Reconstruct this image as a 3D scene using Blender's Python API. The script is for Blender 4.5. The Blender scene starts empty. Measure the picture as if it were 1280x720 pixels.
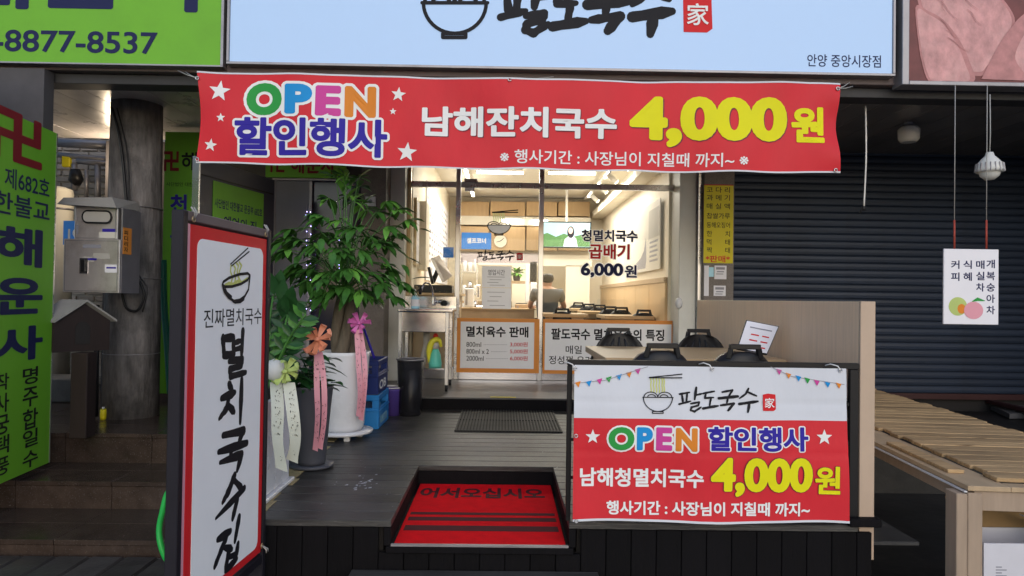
import bpy, bmesh, math, random
import numpy as np
from mathutils import Vector, Matrix
from mathutils.geometry import delaunay_2d_cdt
random.seed(7)
R = math.radians
S = bpy.context.scene
C = S.collection
# ------------------------------------------------------------------ camera
FPX = 890.0
EYE = Vector((0, 0, 1.5))
yc = Vector((-11, -13, -FPX)).normalized()          # world +Y seen from the camera
xc = Vector((math.cos(R(.83)), -math.sin(R(.83)), 0)); xc = (xc - yc * xc.dot(yc)).normalized()
zc = xc.cross(yc)
W2C = Matrix((xc, yc, zc)).transposed()             # world -> camera
C2W = W2C.transposed()
cam = bpy.data.objects.new('camera', bpy.data.cameras.new('camera'))
C.objects.link(cam); S.camera = cam
cam.matrix_world = Matrix.Translation(EYE) @ C2W.to_4x4()
cam.data.sensor_width = 36; cam.data.lens = 36 * FPX / 1280
cam.data.clip_start = .05; cam.data.clip_end = 1500
# ------------------------------------------------------------------ light
w = bpy.data.worlds.new('World'); S.world = w; w.use_nodes = True
nt = w.node_tree; bg = nt.nodes['Background']
sky = nt.nodes.new('ShaderNodeTexSky'); sky.sky_type = 'NISHITA'; sky.sun_disc = False
SUN_EL, SUN_AZ = R(26), R(-10)       # high and behind the camera, softened by cloud
sky.sun_elevation = SUN_EL; sky.sun_rotation = R(180) + SUN_AZ; sky.dust_density = 1.0; sky.air_density = 1.0
nt.links.new(sky.outputs[0], bg.inputs[0]); bg.inputs[1].default_value = .15
sl = bpy.data.lights.new('sun', 'SUN'); sl.energy = .55; sl.angle = R(100); sl.color = (1, .985, .96)
so = bpy.data.objects.new('sun', sl); C.objects.link(so)
sd = Vector((-math.sin(SUN_AZ) * math.cos(SUN_EL), -math.cos(SUN_AZ) * math.cos(SUN_EL), math.sin(SUN_EL)))
so.rotation_euler = sd.to_track_quat('Z', 'Y').to_euler(); so.location = (0, -3, 8)
S.view_settings.view_transform = 'Standard'; S.view_settings.look = 'None'
S.view_settings.exposure = 0.33; S.view_settings.gamma = 1
S.render.engine = 'CYCLES'
S.cycles.max_bounces = 8; S.cycles.transparent_max_bounces = 16
# ------------------------------------------------------------------ helpers
def ray(px, py): return (C2W @ Vector((px - 640, -(py - 360), -FPX)))
def atY(px, py, Y):
    d = ray(px, py); return EYE + d * (Y / d.y)
def atZ(px, py, Z):
    d = ray(px, py); return EYE + d * ((Z - EYE.z) / d.z)
def atX(px, py, X):
    d = ray(px, py); return EYE + d * (X / d.x)
class Plane:
    def __init__(s, a, b):                          # vertical plane through a and b (left to right as seen)
        s.o = Vector((a[0], a[1], 0)); s.u = Vector((b[0]-a[0], b[1]-a[1], 0)).normalized()
        s.v = Vector((0, 0, 1)); s.n = s.u.cross(s.v)
    def uv(s, px, py):
        d = ray(px, py); t = (s.o - EYE).dot(s.n) / d.dot(s.n); p = EYE + d * t - s.o
        return p.dot(s.u), p.dot(s.v)
    def P(s, u, v, l=0): return s.o + s.u*u + s.v*v + s.n*l
    def box(s, x0, y0, x1, y1):
        cx, cy = (x0+x1)/2, (y0+y1)/2
        ua, ub = s.uv(x0, cy)[0], s.uv(x1, cy)[0]
        va, vb = s.uv(cx, y1)[1], s.uv(cx, y0)[1]
        return ua, ub, va, vb
class Flat(Plane):                                  # level plane at height z, u to the right, v away
    def __init__(s, z):
        s.o = Vector((0, 0, z)); s.u = Vector((1, 0, 0)); s.v = Vector((0, 1, 0)); s.n = Vector((0, 0, 1))
def PF(Y): return Plane((0, Y), (1, Y))
# --- materials
MATS = {}
def M(name, col=(.5,.5,.5), rough=.55, metal=0, var=.12, scale=6, bump=0, bscale=40, rnd=0, stretch=None, spec=.3,
      emit=0, alpha=1, speck=None, coat=0, dirt=0, dirtcol=(.03,.028,.025)):
    if name in MATS: return MATS[name]
    m = bpy.data.materials.new(name); m.use_nodes = True; MATS[name] = m
    t = m.node_tree; b = t.nodes['Principled BSDF']; L = t.links.new
    b.inputs['Roughness'].default_value = rough; b.inputs['Metallic'].default_value = metal
    b.inputs['Specular IOR Level'].default_value = spec; b.inputs['Coat Weight'].default_value = coat
    c4 = (*col, 1)
    if emit:
        b.inputs['Emission Color'].default_value = c4; b.inputs['Emission Strength'].default_value = emit
    if alpha < 1: b.inputs['Alpha'].default_value = alpha
    tc = t.nodes.new('ShaderNodeTexCoord'); mp = t.nodes.new('ShaderNodeMapping'); L(tc.outputs['Object'], mp.inputs[0])
    if stretch: mp.inputs['Scale'].default_value = stretch
    n = t.nodes.new('ShaderNodeTexNoise'); n.inputs['Scale'].default_value = scale; n.inputs['Detail'].default_value = 8; n.inputs['Roughness'].default_value = .62
    L(mp.outputs[0], n.inputs['Vector'])
    mr = t.nodes.new('ShaderNodeMapRange'); mr.inputs[1].default_value = .25; mr.inputs[2].default_value = .75
    mr.inputs[3].default_value = 1-var; mr.inputs[4].default_value = 1+var; L(n.outputs[0], mr.inputs[0])
    val = mr.outputs[0]
    if rnd:
        oi = t.nodes.new('ShaderNodeObjectInfo'); r2 = t.nodes.new('ShaderNodeMapRange')
        r2.inputs[3].default_value = 1-rnd; r2.inputs[4].default_value = 1+rnd; L(oi.outputs['Random'], r2.inputs[0])
        mu = t.nodes.new('ShaderNodeMath'); mu.operation = 'MULTIPLY'; L(val, mu.inputs[0]); L(r2.outputs[0], mu.inputs[1]); val = mu.outputs[0]
    mx = t.nodes.new('ShaderNodeVectorMath'); mx.operation = 'SCALE'; mx.inputs[0].default_value = col; L(val, mx.inputs['Scale'])
    out = mx.outputs[0]
    if speck:
        sp = t.nodes.new('ShaderNodeTexNoise'); sp.inputs['Scale'].default_value = speck[1]; sp.inputs['Detail'].default_value = 2; L(mp.outputs[0], sp.inputs['Vector'])
        rr = t.nodes.new('ShaderNodeMapRange'); rr.inputs[1].default_value = speck[2]; rr.inputs[2].default_value = speck[2]+.06; L(sp.outputs[0], rr.inputs[0])
        mi = t.nodes.new('ShaderNodeMix'); mi.data_type = 'RGBA'; L(rr.outputs[0], mi.inputs[0]); L(out, mi.inputs[6]); mi.inputs[7].default_value = (*speck[0], 1); out = mi.outputs[2]
    if dirt:
        dn = t.nodes.new('ShaderNodeTexNoise'); dn.inputs['Scale'].default_value = 2.3; dn.inputs['Detail'].default_value = 9; dn.inputs['Roughness'].default_value = .7; L(tc.outputs['Object'], dn.inputs['Vector'])
        rr = t.nodes.new('ShaderNodeMapRange'); rr.inputs[1].default_value = .48; rr.inputs[2].default_value = .72; rr.inputs[4].default_value = dirt; L(dn.outputs[0], rr.inputs[0])
        mi = t.nodes.new('ShaderNodeMix'); mi.data_type = 'RGBA'; L(rr.outputs[0], mi.inputs[0]); L(out, mi.inputs[6]); mi.inputs[7].default_value = (*dirtcol, 1); out = mi.outputs[2]
    L(out, b.inputs['Base Color'])
    ro = t.nodes.new('ShaderNodeMapRange'); ro.inputs[3].default_value = max(.02, rough-.12); ro.inputs[4].default_value = min(1, rough+.12); L(n.outputs[0], ro.inputs[0]); L(ro.outputs[0], b.inputs['Roughness'])
    if bump:
        bn = t.nodes.new('ShaderNodeTexNoise'); bn.inputs['Scale'].default_value = bscale; bn.inputs['Detail'].default_value = 5; L(mp.outputs[0], bn.inputs['Vector'])
        bp = t.nodes.new('ShaderNodeBump'); bp.inputs['Strength'].default_value = bump; bp.inputs['Distance'].default_value = .01; L(bn.outputs[0], bp.inputs['Height']); L(bp.outputs[0], b.inputs['Normal'])
    return m
def thinmat(name, col, tr=.5):
    m = bpy.data.materials.new(name); m.use_nodes = True; t = m.node_tree; t.nodes.clear(); L = t.links.new
    o = t.nodes.new('ShaderNodeOutputMaterial'); mi = t.nodes.new('ShaderNodeMixShader'); a = t.nodes.new('ShaderNodeBsdfDiffuse'); b = t.nodes.new('ShaderNodeBsdfTranslucent')
    a.inputs[0].default_value = (*col,1); b.inputs[0].default_value = (*col,1); mi.inputs[0].default_value = tr
    L(a.outputs[0], mi.inputs[1]); L(b.outputs[0], mi.inputs[2]); L(mi.outputs[0], o.inputs[0]); MATS[name] = m
def glassmat(name, tint=(1,1,1), refl=.06, rough=.02):
    m = bpy.data.materials.new(name); m.use_nodes = True; t = m.node_tree; t.nodes.clear(); L = t.links.new
    o = t.nodes.new('ShaderNodeOutputMaterial'); mi = t.nodes.new('ShaderNodeMixShader'); tr = t.nodes.new('ShaderNodeBsdfTransparent'); gl = t.nodes.new('ShaderNodeBsdfGlossy')
    tr.inputs[0].default_value = (*tint, 1); gl.inputs['Roughness'].default_value = rough
    fr = t.nodes.new('ShaderNodeFresnel'); fr.inputs[0].default_value = 1.45
    ad = t.nodes.new('ShaderNodeMath'); ad.operation = 'MULTIPLY'; ad.inputs[1].default_value = refl/.04; ad.use_clamp = True; L(fr.outputs[0], ad.inputs[0])
    L(ad.outputs[0], mi.inputs[0]); L(tr.outputs[0], mi.inputs[1]); L(gl.outputs[0], mi.inputs[2]); L(mi.outputs[0], o.inputs[0])
    MATS[name] = m; return m
# --- mesh builder, world coordinates unless the parent is None
ROOT = {}
class MB:
    def __init__(s): s.v = []; s.f = []; s.sm = []
    def add(s, vs, fs, smooth=False):
        n = len(s.v); s.v += [Vector(p) for p in vs]; s.f += [tuple(i+n for i in f) for f in fs]; s.sm += [smooth]*len(fs); return s
    def box(s, x0, y0, z0, x1, y1, z1):
        return s.add([(x0,y0,z0),(x1,y0,z0),(x1,y1,z0),(x0,y1,z0),(x0,y0,z1),(x1,y0,z1),(x1,y1,z1),(x0,y1,z1)],
                     [(0,3,2,1),(4,5,6,7),(0,1,5,4),(1,2,6,5),(2,3,7,6),(3,0,4,7)])
    def slab(s, pl, u0, u1, v0, v1, l0, l1):
        q = [pl.P(u,v,l) for l in (l0,l1) for u,v in ((u0,v0),(u1,v0),(u1,v1),(u0,v1))]
        return s.add(q, [(0,3,2,1),(4,5,6,7),(0,1,5,4),(1,2,6,5),(2,3,7,6),(3,0,4,7)])
    def bar(s, a, b, w, d=None, up=(0,0,1)):         # rectangular bar from a to b
        a, b = Vector(a), Vector(b); d = d or w; t = (b-a).normalized(); up = Vector(up)
        if abs(t.dot(up)) > .98: up = Vector((0,1,0))
        x = t.cross(up).normalized()*w/2; y = x.cross(t).normalized()*d/2
        q = [p+i for p in (a,b) for i in (-x-y, x-y, x+y, -x+y)]
        return s.add(q, [(0,3,2,1),(4,5,6,7),(0,1,5,4),(1,2,6,5),(2,3,7,6),(3,0,4,7)])
    def tube(s, pts, r, n=8, cap=True):
        pts = [Vector(p) for p in pts]; rs = r if isinstance(r, (list,tuple)) else [r]*len(pts)
        base = len(s.v); prev = None
        for i, p in enumerate(pts):
            t = (pts[min(i+1,len(pts)-1)] - pts[max(i-1,0)]).normalized()
            if prev is None:
                x = t.cross(Vector((0,0,1))); x = x if x.length > .1 else t.cross(Vector((0,1,0)))
            else: x = prev - t*prev.dot(t)
            x.normalize(); prev = x; y = t.cross(x)
            s.v += [p + (x*math.cos(a)+y*math.sin(a))*rs[i] for a in [2*math.pi*k/n for k in range(n)]]
        for i in range(len(pts)-1):
            for k in range(n):
                a = base+i*n+k; b_ = base+i*n+(k+1)%n
                s.f.append((a, b_, b_+n, a+n)); s.sm.append(True)
        if cap:
            s.f.append(tuple(base+k for k in range(n))[::-1]); s.sm.append(False)
            e = base+(len(pts)-1)*n; s.f.append(tuple(e+k for k in range(n))); s.sm.append(False)
        return s
    def lathe(s, c, prof, n=24, cap=True):           # prof: (radius, z) going up
        base = len(s.v); c = Vector(c)
        for r, z in prof: s.v += [c+Vector((r*math.cos(2*math.pi*k/n), r*math.sin(2*math.pi*k/n), z)) for k in range(n)]
        for i in range(len(prof)-1):
            for k in range(n):
                a = base+i*n+k; b_ = base+i*n+(k+1)%n; s.f.append((a,b_,b_+n,a+n)); s.sm.append(True)
        if cap:
            s.f.append(tuple(base+k for k in range(n))[::-1]); s.sm.append(False)
            e = base+(len(prof)-1)*n; s.f.append(tuple(e+k for k in range(n))); s.sm.append(False)
        return s
    def prism(s, pl, uvs, l0, l1):                   # polygon (counter-clockwise as seen) with thickness
        n = len(uvs); q = [pl.P(u,v,l0) for u,v in uvs] + [pl.P(u,v,l1) for u,v in uvs]
        fs = [tuple(range(n))[::-1], tuple(range(n,2*n))] + [(i,(i+1)%n,(i+1)%n+n,i+n) for i in range(n)]
        return s.add(q, fs)
    def poly(s, pl, uvs, l): return s.add([pl.P(u,v,l) for u,v in uvs], [tuple(range(len(uvs)))])
    def build(s, name, mat, parent=None, bev=0, seg=1, recalc=True, label=None, kind=None):
        me = bpy.data.meshes.new(name); vs = s.v
        if parent is not None and parent.name in ROOT:
            inv = ROOT[parent.name].inverted(); vs = [inv @ v for v in s.v]
        me.from_pydata([tuple(v) for v in vs], [], s.f); me.polygons.foreach_set('use_smooth', s.sm)
        if bev or recalc:
            bm = bmesh.new(); bm.from_mesh(me)
            if recalc: bmesh.ops.recalc_face_normals(bm, faces=bm.faces)
            if bev: bmesh.ops.bevel(bm, geom=[e for e in bm.edges if len(e.link_faces)==2 and e.calc_face_angle() > .5], offset=bev, segments=seg, profile=.6, affect='EDGES', clamp_overlap=True)
            bm.to_mesh(me); bm.free()
        me.materials.append(mat if not isinstance(mat, str) else MATS[mat])
        o = bpy.data.objects.new(name, me); C.objects.link(o)
        if parent is not None:
            o.parent = parent
            if parent.name in ROOT: ROOT[o.name] = ROOT[parent.name]
        if label: o['label'] = label
        if kind: o['kind'] = kind
        return o
def thing(name, label, cat, loc=(0,0,0), rz=0, group=None):
    o = bpy.data.objects.new(name, None); C.objects.link(o); o.empty_display_size = .05
    o.location = loc; o.rotation_euler = (0,0,rz); o['label'] = label; o['category'] = cat
    if group: o['group'] = group
    ROOT[o.name] = Matrix.Translation(Vector(loc)) @ Matrix.Rotation(rz, 4, 'Z')
    return o
def tag(o, label, cat, group=None):
    o['label'] = label; o['category'] = cat
    if group: o['group'] = group
    return o
def struct(o): o['kind'] = 'structure'; return o
def inst(name, me, parent, loc, rot=(0,0,0), scale=None):
    o = bpy.data.objects.new(name, me); C.objects.link(o); o.parent = parent; o.location = loc; o.rotation_euler = rot
    if scale: o.scale = scale
    return o
def copy_thing(r, loc, rz, label, group=None):
    c = r.copy(); C.objects.link(c); c.location = loc; c.rotation_euler = (0,0,rz); c['label'] = label
    if group: c['group'] = group
    for ch in list(r.children):
        d = ch.copy(); C.objects.link(d); d.parent = c
        for g in list(ch.children):
            e = g.copy(); C.objects.link(e); e.parent = d
    return c
# --- lettering
TC = {}
def union(V, F, eps):
    ov, oe, of, _, _, ids = delaunay_2d_cdt(V, [], F, 0, eps)
    P = np.array([(v.x, v.y) for v in ov]); c = np.array([P[list(f)].mean(0) for f in of]); keep = np.zeros(len(of), bool)
    A = np.array([(v.x, v.y) for v in V])
    for f in F:
        q = A[f]; lo = q.min(0); hi = q.max(0)
        k = np.nonzero((~keep) & (c[:,0] > lo[0]) & (c[:,0] < hi[0]) & (c[:,1] > lo[1]) & (c[:,1] < hi[1]))[0]
        if not len(k): continue
        d = np.roll(q, -1, 0)-q; r = c[k][:,None,:]-q[None]; cr = d[None,:,0]*r[...,1]-d[None,:,1]*r[...,0]
        keep[k[(cr > 0).all(1) | (cr < 0).all(1)]] = True
    return ov, [tuple(f) for f, i in zip(of, keep) if i]
def dilate(vs, fs, r, n=12):
    """union of the glyph faces with a band of width r round their outline"""
    cnt = {}
    for f in fs:
        for a, b in zip(f, f[1:]+f[:1]): cnt[(min(a,b),max(a,b))] = cnt.get((min(a,b),max(a,b)), 0)+1
    bd = [e for e, c in cnt.items() if c == 1]
    V = [Vector((v.x, v.y)) for v in vs]; F = [list(f) for f in fs if abs(sum(vs[f[i]].x*vs[f[(i+1)%len(f)]].y-vs[f[(i+1)%len(f)]].x*vs[f[i]].y for i in range(len(f)))) > 2e-5]
    for f in F:
        if sum(V[f[i]].x*V[f[(i+1)%len(f)]].y-V[f[(i+1)%len(f)]].x*V[f[i]].y for i in range(len(f))) < 0: f.reverse()
    pts = set()
    for a, b in bd:
        d = V[b]-V[a]
        if d.length < 2e-3: pts.update((a,b)); continue
        d.normalize(); m = Vector((-d.y, d.x))*r; k = len(V)
        V += [V[a]-m, V[b]-m, V[b]+m, V[a]+m]; F.append([k,k+1,k+2,k+3]); pts.update((a,b))
    for p in pts:
        k = len(V); V += [V[p]+Vector((math.cos(2*math.pi*(i+.5)/n), math.sin(2*math.pi*(i+.5)/n)))*r*1.04 for i in range(n)]; F.append(list(range(k,k+n)))
    ov, of = union(V, F, 1e-5)
    return [Vector((v.x,v.y,0)) for v in ov], of
def glyphs(body, bold, res, space=1):
    k = (body, round(bold,4), res, space)
    if k not in TC:
        if bold > 0:
            V=[];F=[]
            for part in split_glyphs(body, res, space):
                a, b = dilate(part[0], part[1], bold); n = len(V); V += a; F += [tuple(i+n for i in f) for f in b]
            TC[k] = (V, F)
        else:
            c = bpy.data.curves.new('lettering', 'FONT'); c.body = body; c.resolution_u = res; c.space_character = space
            o = bpy.data.objects.new('lettering', c); me = bpy.data.meshes.new_from_object(o)
            TC[k] = ([v.co.copy() for v in me.vertices], [tuple(p.vertices) for p in me.polygons])
            bpy.data.objects.remove(o); bpy.data.curves.remove(c); bpy.data.meshes.remove(me)
    return TC[k]
LINES = ['家', '어서오십시오', '안양 중앙시장점', '-8877-8537', '해운사', '할인행사', '남해잔치국수', '4,000', '원', '※ 행사기간 : 사장님이 지칠때 까지~ ※', '청멸치국수', '곱배기', '6,000', '영업시간', '멸치육수 판매', '팔도국수 멸치육수의 특징', '매일 아침', '정성껏 우려낸', '*판매*', '셀프코너', '남해청멸치국수', '행사기간 : 사장님이 지칠때 까지~', '진짜멸치국수', '卍', '문공부 제682호', '대한불교', '19', '해', '사단법인 대한불교', '사단법인 대한불교 문공부 682호', '예언의 집', '卍 해운사', '코 다 리', '과 메 기', '매 실 액', '찹쌀가루', '동해오징어', '한       치', '먹       태', '짝       태', '800ml', '800ml x 2', '2000ml', '3,000원', '5,000원', '6,000원', 'terra', 'OB', 'O', 'P', 'E', 'N', '운', '사', '명', '주', '합', '일', '수', '작', '궁', '택', '풍', '천', '특', '피', '디', '리', '자', '커', '식', '혜', '매', '실', '차', '개', '복', '숭', '아']
def preload():
    """one text object holds every line of writing in the scene; it is cut into lines here (the font is read once)"""
    c = bpy.data.curves.new('lettering', 'FONT'); c.body = chr(10).join(LINES); c.resolution_u = 5; c.space_line = 3
    o = bpy.data.objects.new('lettering', c); me = bpy.data.meshes.new_from_object(o)
    vs = [v.co.copy() for v in me.vertices]; d = {}
    for p in me.polygons:
        f = tuple(p.vertices); cy = sum(vs[i].y for i in f)/len(f); d.setdefault(int(round((.35-cy)/3)), []).append(f)
    for k, body in enumerate(LINES):
        mp = {}; V = []; F = []
        for f in d.get(k, []):
            g_ = []
            for i in f:
                if i not in mp: mp[i] = len(V); V.append(Vector((vs[i].x, vs[i].y+3*k, 0)))
                g_.append(mp[i])
            F.append(tuple(g_))
        if F: TC[(body, 0, 3, 1)] = (V, F)
    bpy.data.objects.remove(o); bpy.data.curves.remove(c); bpy.data.meshes.remove(me)
preload()
def split_glyphs(body, res, space):
    vs, fs = glyphs(body, 0, res, space)
    n = max(1, len(body.replace(' ','')))
    if n < 5: return [(vs, fs)]
    # cut the run into groups of faces by x gaps so that each union stays small
    iv = sorted((min(vs[i].x for i in f), max(vs[i].x for i in f), k) for k, f in enumerate(fs)); groups = []; end = -9
    for a, b, k in iv:
        if a > end+.1: groups.append([])
        elif a > end+.02 and len(groups[-1]) > 60: groups.append([])
        groups[-1].append(k); end = max(end, b)
    out = []
    for g_ in groups:
        m = {}; V = []; F = []
        for k in g_:
            f = []
            for i in fs[k]:
                if i not in m: m[i] = len(V); V.append(vs[i])
                f.append(m[i])
            F.append(tuple(f))
        out.append((V, F))
    return out
def letter(body, pl, box, mat, parent, bold=.02, lift=.002, outline=None, warp=None, res=3, space=1, raw=False, name='lettering', shear=0):
    vs, fs = glyphs(body, bold, res, space)
    u0, u1, v0, v1 = box if raw else pl.box(*box)
    x0 = min(v.x for v in vs); x1 = max(v.x for v in vs); y0 = min(v.y for v in vs); y1 = max(v.y for v in vs)
    sx = (u1-u0)/(x1-x0); sy = (v1-v0)/(y1-y0)
    def place(vs, l):
        r = []
        for v in vs:
            u = u0+(v.x-x0)*sx; vv = v0+(v.y-y0)*sy + shear*(u-u0); r.append(pl.P(u, vv, l + (warp(u, vv) if warp else 0)))
        return r
    if outline:
        ov, of = glyphs(body, bold+outline[1], res, space)
        MB().add(place(ov, lift), of).build(name+'_outline', outline[0], parent, recalc=False); lift += .0015
    return MB().add(place(vs, lift), fs).build(name, mat, parent, recalc=False)
def ribbon(mb, pts, pl, l, warp=None):               # pts: (u, v, half width)
    n = len(pts)
    L_, R_ = [], []
    for i, (u,v,h) in enumerate(pts):
        a = pts[max(i-1,0)]; b = pts[min(i+1,n-1)]; dx, dy = b[0]-a[0], b[1]-a[1]; k = math.hypot(dx,dy) or 1
        L_.append((u-dy/k*h, v+dx/k*h)); R_.append((u+dy/k*h, v-dx/k*h))
    q = L_+R_
    mb.add([pl.P(a,b, l+(warp(a,b) if warp else 0)) for a,b in q], [(i, i+n, i+n+1, i+1) for i in range(n-1)])
    return mb
def strokes(data, pl, fmap, wid, mat, parent, lift=.003, warp=None, name='brush_lettering'):
    """data: lists of (x, y[, w]) in drawing units; fmap turns them into picture points on the plane"""
    V = []; F = []; K = 40.0
    for k, st in enumerate(data):
        pts = [(*pl.uv(*fmap(p[0], p[1])), wid*(p[2] if len(p) > 2 else 1)/2) for p in st]; out = []
        for i in range(len(pts)-1):
            n = 4
            for t in range(n): out.append([pts[i][j]+(pts[i+1][j]-pts[i][j])*t/n for j in range(3)])
        out.append(list(pts[-1]))
        if name == 'brush_lettering':
            for i, p in enumerate(out): p[2] *= (1.0, .86, .93, 1.08, .9, 1.0, .84)[(i*3+k) % 7]
            out[0][2] *= .85; out[-1][2] *= .7
        for i, (u, v, h) in enumerate(out):
            b0 = len(V); V += [Vector(((u+h*math.cos(a))*K, (v+h*math.sin(a))*K)) for a in [2*math.pi*(q+.5)/10 for q in range(10)]]; F.append(list(range(b0, b0+10)))
            if i:
                p = out[i-1]; dx, dy = u-p[0], v-p[1]; d_ = math.hypot(dx, dy)
                if d_ < 1e-6: continue
                m_ = (-dy/d_, dx/d_); b0 = len(V)
                V += [Vector(((a+m_[0]*w_*sg)*K, (b+m_[1]*w_*sg)*K)) for a, b, w_, sg in ((p[0],p[1],p[2],-1),(u,v,h,-1),(u,v,h,1),(p[0],p[1],p[2],1))]; F.append([b0,b0+1,b0+2,b0+3])
    ov, of = union(V, F, 1e-4)
    mb = MB().add([pl.P(v.x/K, v.y/K, lift+(warp(v.x/K, v.y/K) if warp else 0)) for v in ov], of)
    return mb.build(name, mat, parent, recalc=False)
PALDO = [[(443,208),(522,194)],[(462,212),(471,278)],[(503,206),(497,268)],[(440,288),(532,264)],[(577,155,1.2),(563,250,1.3)],[(572,216),(620,205)],
  [(532,284),(600,272),(592,298),(537,312),(530,335),(560,346),(614,311)],[(632,203),(722,186)],[(655,200),(645,240),(716,236)],[(697,238),(684,306)],[(630,322,1.3),(752,302,1.3)],
  [(785,192),(866,176),(836,226)],[(758,242,1.5),(908,226,1.5)],[(830,236),(822,284)],[(772,298),(878,284,1.2),(832,338,1.3)],[(992,163,1.2),(972,205),(922,242)],[(985,190),(1057,222)],[(922,287,1.4),(1068,266,1.5)],[(1002,278,1.2),(988,350,1.4)]]
def arc(cx, cy, rx, ry, a0, a1, n=14): return [(cx+rx*math.cos(R(a0+(a1-a0)*i/n)), cy-ry*math.sin(R(a0+(a1-a0)*i/n))) for i in range(n+1)]
BOWL = [[(152,235),(392,235)], arc(272,235,115,112,180,360,20), [(228,348),(228,362),(312,362),(312,348),(228,348)], arc(216,235,55,42,0,180), arc(326,235,55,42,0,180), arc(222,235,32,22,20,180,8), arc(320,235,32,22,0,160,8)]
CHOP = [[(205,76),(460,48)],[(205,79),(460,77)]]
NOOD = [[(x,82),(x+6,110),(x+2,140),(x+7,170),(x+4,196)] for x in (214,236,258,280,302,318)]
def logo(pl, f, wid, parent, lift=.003, warp=None, text=True, bowl=True, ink='ink_black', nood='print_olive', stamp='print_red', hanja='print_white', fill=None):
    if bowl:
        if fill:
            uv = [pl.uv(*f(*p)) for p in arc(272,235,115,112,180,360,20)]; MB().poly(pl, uv, lift-.0008).build('bowl_fill', fill, parent, recalc=False)
        strokes(NOOD, pl, f, wid*.5, nood, parent, lift, warp, 'noodle_print')
        strokes(BOWL, pl, f, wid*.42, ink, parent, lift+.0012, warp, 'bowl_print')
        strokes(CHOP, pl, f, wid*.5, ink, parent, lift+.003, warp, 'chopstick_print')
    if text:
        strokes(PALDO, pl, f, wid, ink, parent, lift, warp)
        st = [(1108,212),(1150,204),(1212,212),(1216,330),(1196,344),(1110,342)]
        uv = [pl.uv(*f(*p)) for p in st]; MB().add([pl.P(a,b,lift+(warp(a,b) if warp else 0)) for a,b in uv], [tuple(range(6))[::-1]]).build('stamp_print', stamp, parent, recalc=False)
        a = f(1122,238); b = f(1202,318); letter('家', pl, (*a, *b), hanja, parent, .012, lift+.0045, warp=warp)
def starpts(cu, cv, r, rot=0): return [(cu+(r if k%2==0 else r*.42)*math.sin(math.pi*k/5+rot), cv+(r if k%2==0 else r*.42)*math.cos(math.pi*k/5+rot)) for k in range(10)]
def star(pl, px, py, rpx, mat, parent, lift=.002, warp=None, rot=0):
    cu, cv = pl.uv(px, py); r = abs(pl.uv(px+rpx, py)[0]-cu)
    p = starpts(cu, cv, r, rot); vs = [(cu,cv)]+p
    MB().add([pl.P(a,b,lift+(warp(a,b) if warp else 0)) for a,b in vs], [(0,(k+1)%10+1,k+1) for k in range(10)]).build('star_print', mat, parent, recalc=False)
# ------------------------------------------------------------------ palette
M('print_white', (.78,.78,.78), .55, var=.04, spec=.15); M('print_red', (.60,.02,.025), .5, var=.08, spec=.15); M('print_yellow', (.72,.68,.01), .5, var=.05, spec=.15)
M('print_blue', (.030,.018,.30), .6, var=.05, spec=.2); M('print_green', (.03,.30,.06), .5, var=.05, spec=.15); M('print_sky', (.015,.26,.62), .5, var=.05, spec=.15)
M('print_pink', (.56,.06,.30), .5, var=.05, spec=.15); M('print_orange', (.66,.22,.03), .5, var=.05, spec=.15); M('print_olive', (.55,.58,.16), .5, var=.05)
M('ink_black', (.010,.010,.014), .6, var=.05, spec=.2); M('ink_navy', (.014,.018,.075), .6, var=.05, spec=.2); M('ink_shadow', (.16,.02,.04), .5, var=.05); M('ink_grey', (.26,.26,.30), .5)
M('cloth_red', (.60,.024,.036), .5, var=.10, scale=2.2, bump=1, bscale=4, stretch=(1,1,.5), spec=.22); M('cloth_white', (.62,.64,.70), .5, var=.06, scale=2.2, bump=1, bscale=4, stretch=(1,1,.5), spec=.2)
M('sign_green', (.15,.42,.025), .5, var=.07, scale=2, dirt=.18, dirtcol=(.08,.16,.02)); M('ink_maroon', (.20,.012,.02), .6, spec=.2)
M('alu', (.55,.55,.57), .28, .9, var=.06, scale=3, bump=.03, bscale=90); M('alu_dull', (.30,.29,.31), .45, .6, var=.1, dirt=.3)
M('steel', (.62,.62,.66), .18, 1, var=.05, scale=2, bump=.05, bscale=8); M('brass_frame', (.42,.33,.2), .35, .6)
M('steel_box', (.66,.61,.60), .34, .7, var=.12, scale=5, dirt=.7, dirtcol=(.24,.17,.14), stretch=(1,1,.3)); M('black_metal', (.012,.012,.014), .42, .2, var=.15)
M('black_plastic', (.012,.012,.014), .38, var=.1, bump=.08, bscale=180); M('dark_bar', (.016,.014,.02), .5, .2)
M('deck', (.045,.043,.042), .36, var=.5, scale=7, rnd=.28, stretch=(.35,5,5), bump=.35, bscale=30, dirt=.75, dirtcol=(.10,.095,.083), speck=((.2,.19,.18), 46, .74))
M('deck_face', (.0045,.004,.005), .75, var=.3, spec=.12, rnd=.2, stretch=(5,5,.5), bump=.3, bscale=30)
M('laminate', (.78,.57,.40), .42, var=.10, scale=9, stretch=(6,6,.35), bump=.03, bscale=40); M('laminate_edge', (.48,.36,.27), .5, var=.08)
M('table_wood', (.50,.35,.20), .38, var=.10, scale=7, stretch=(.5,6,6)); M('table_side', (.42,.30,.19), .45, var=.1)
M('pine', (.42,.28,.145), .7, var=.45, scale=6, rnd=.2, stretch=(.5,7,7), speck=((.14,.085,.04), 4.5, .66), bump=.3, bscale=30, dirt=.45, dirtcol=(.14,.10,.06)); M('ply', (.44,.32,.20), .65, var=.16, scale=5, rnd=.05, stretch=(3,.5,3), dirt=.22, dirtcol=(.2,.14,.09))
M('post_wood', (.36,.27,.2), .7, var=.14, scale=5, stretch=(5,5,.5), dirt=.2, dirtcol=(.2,.14,.1))
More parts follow.
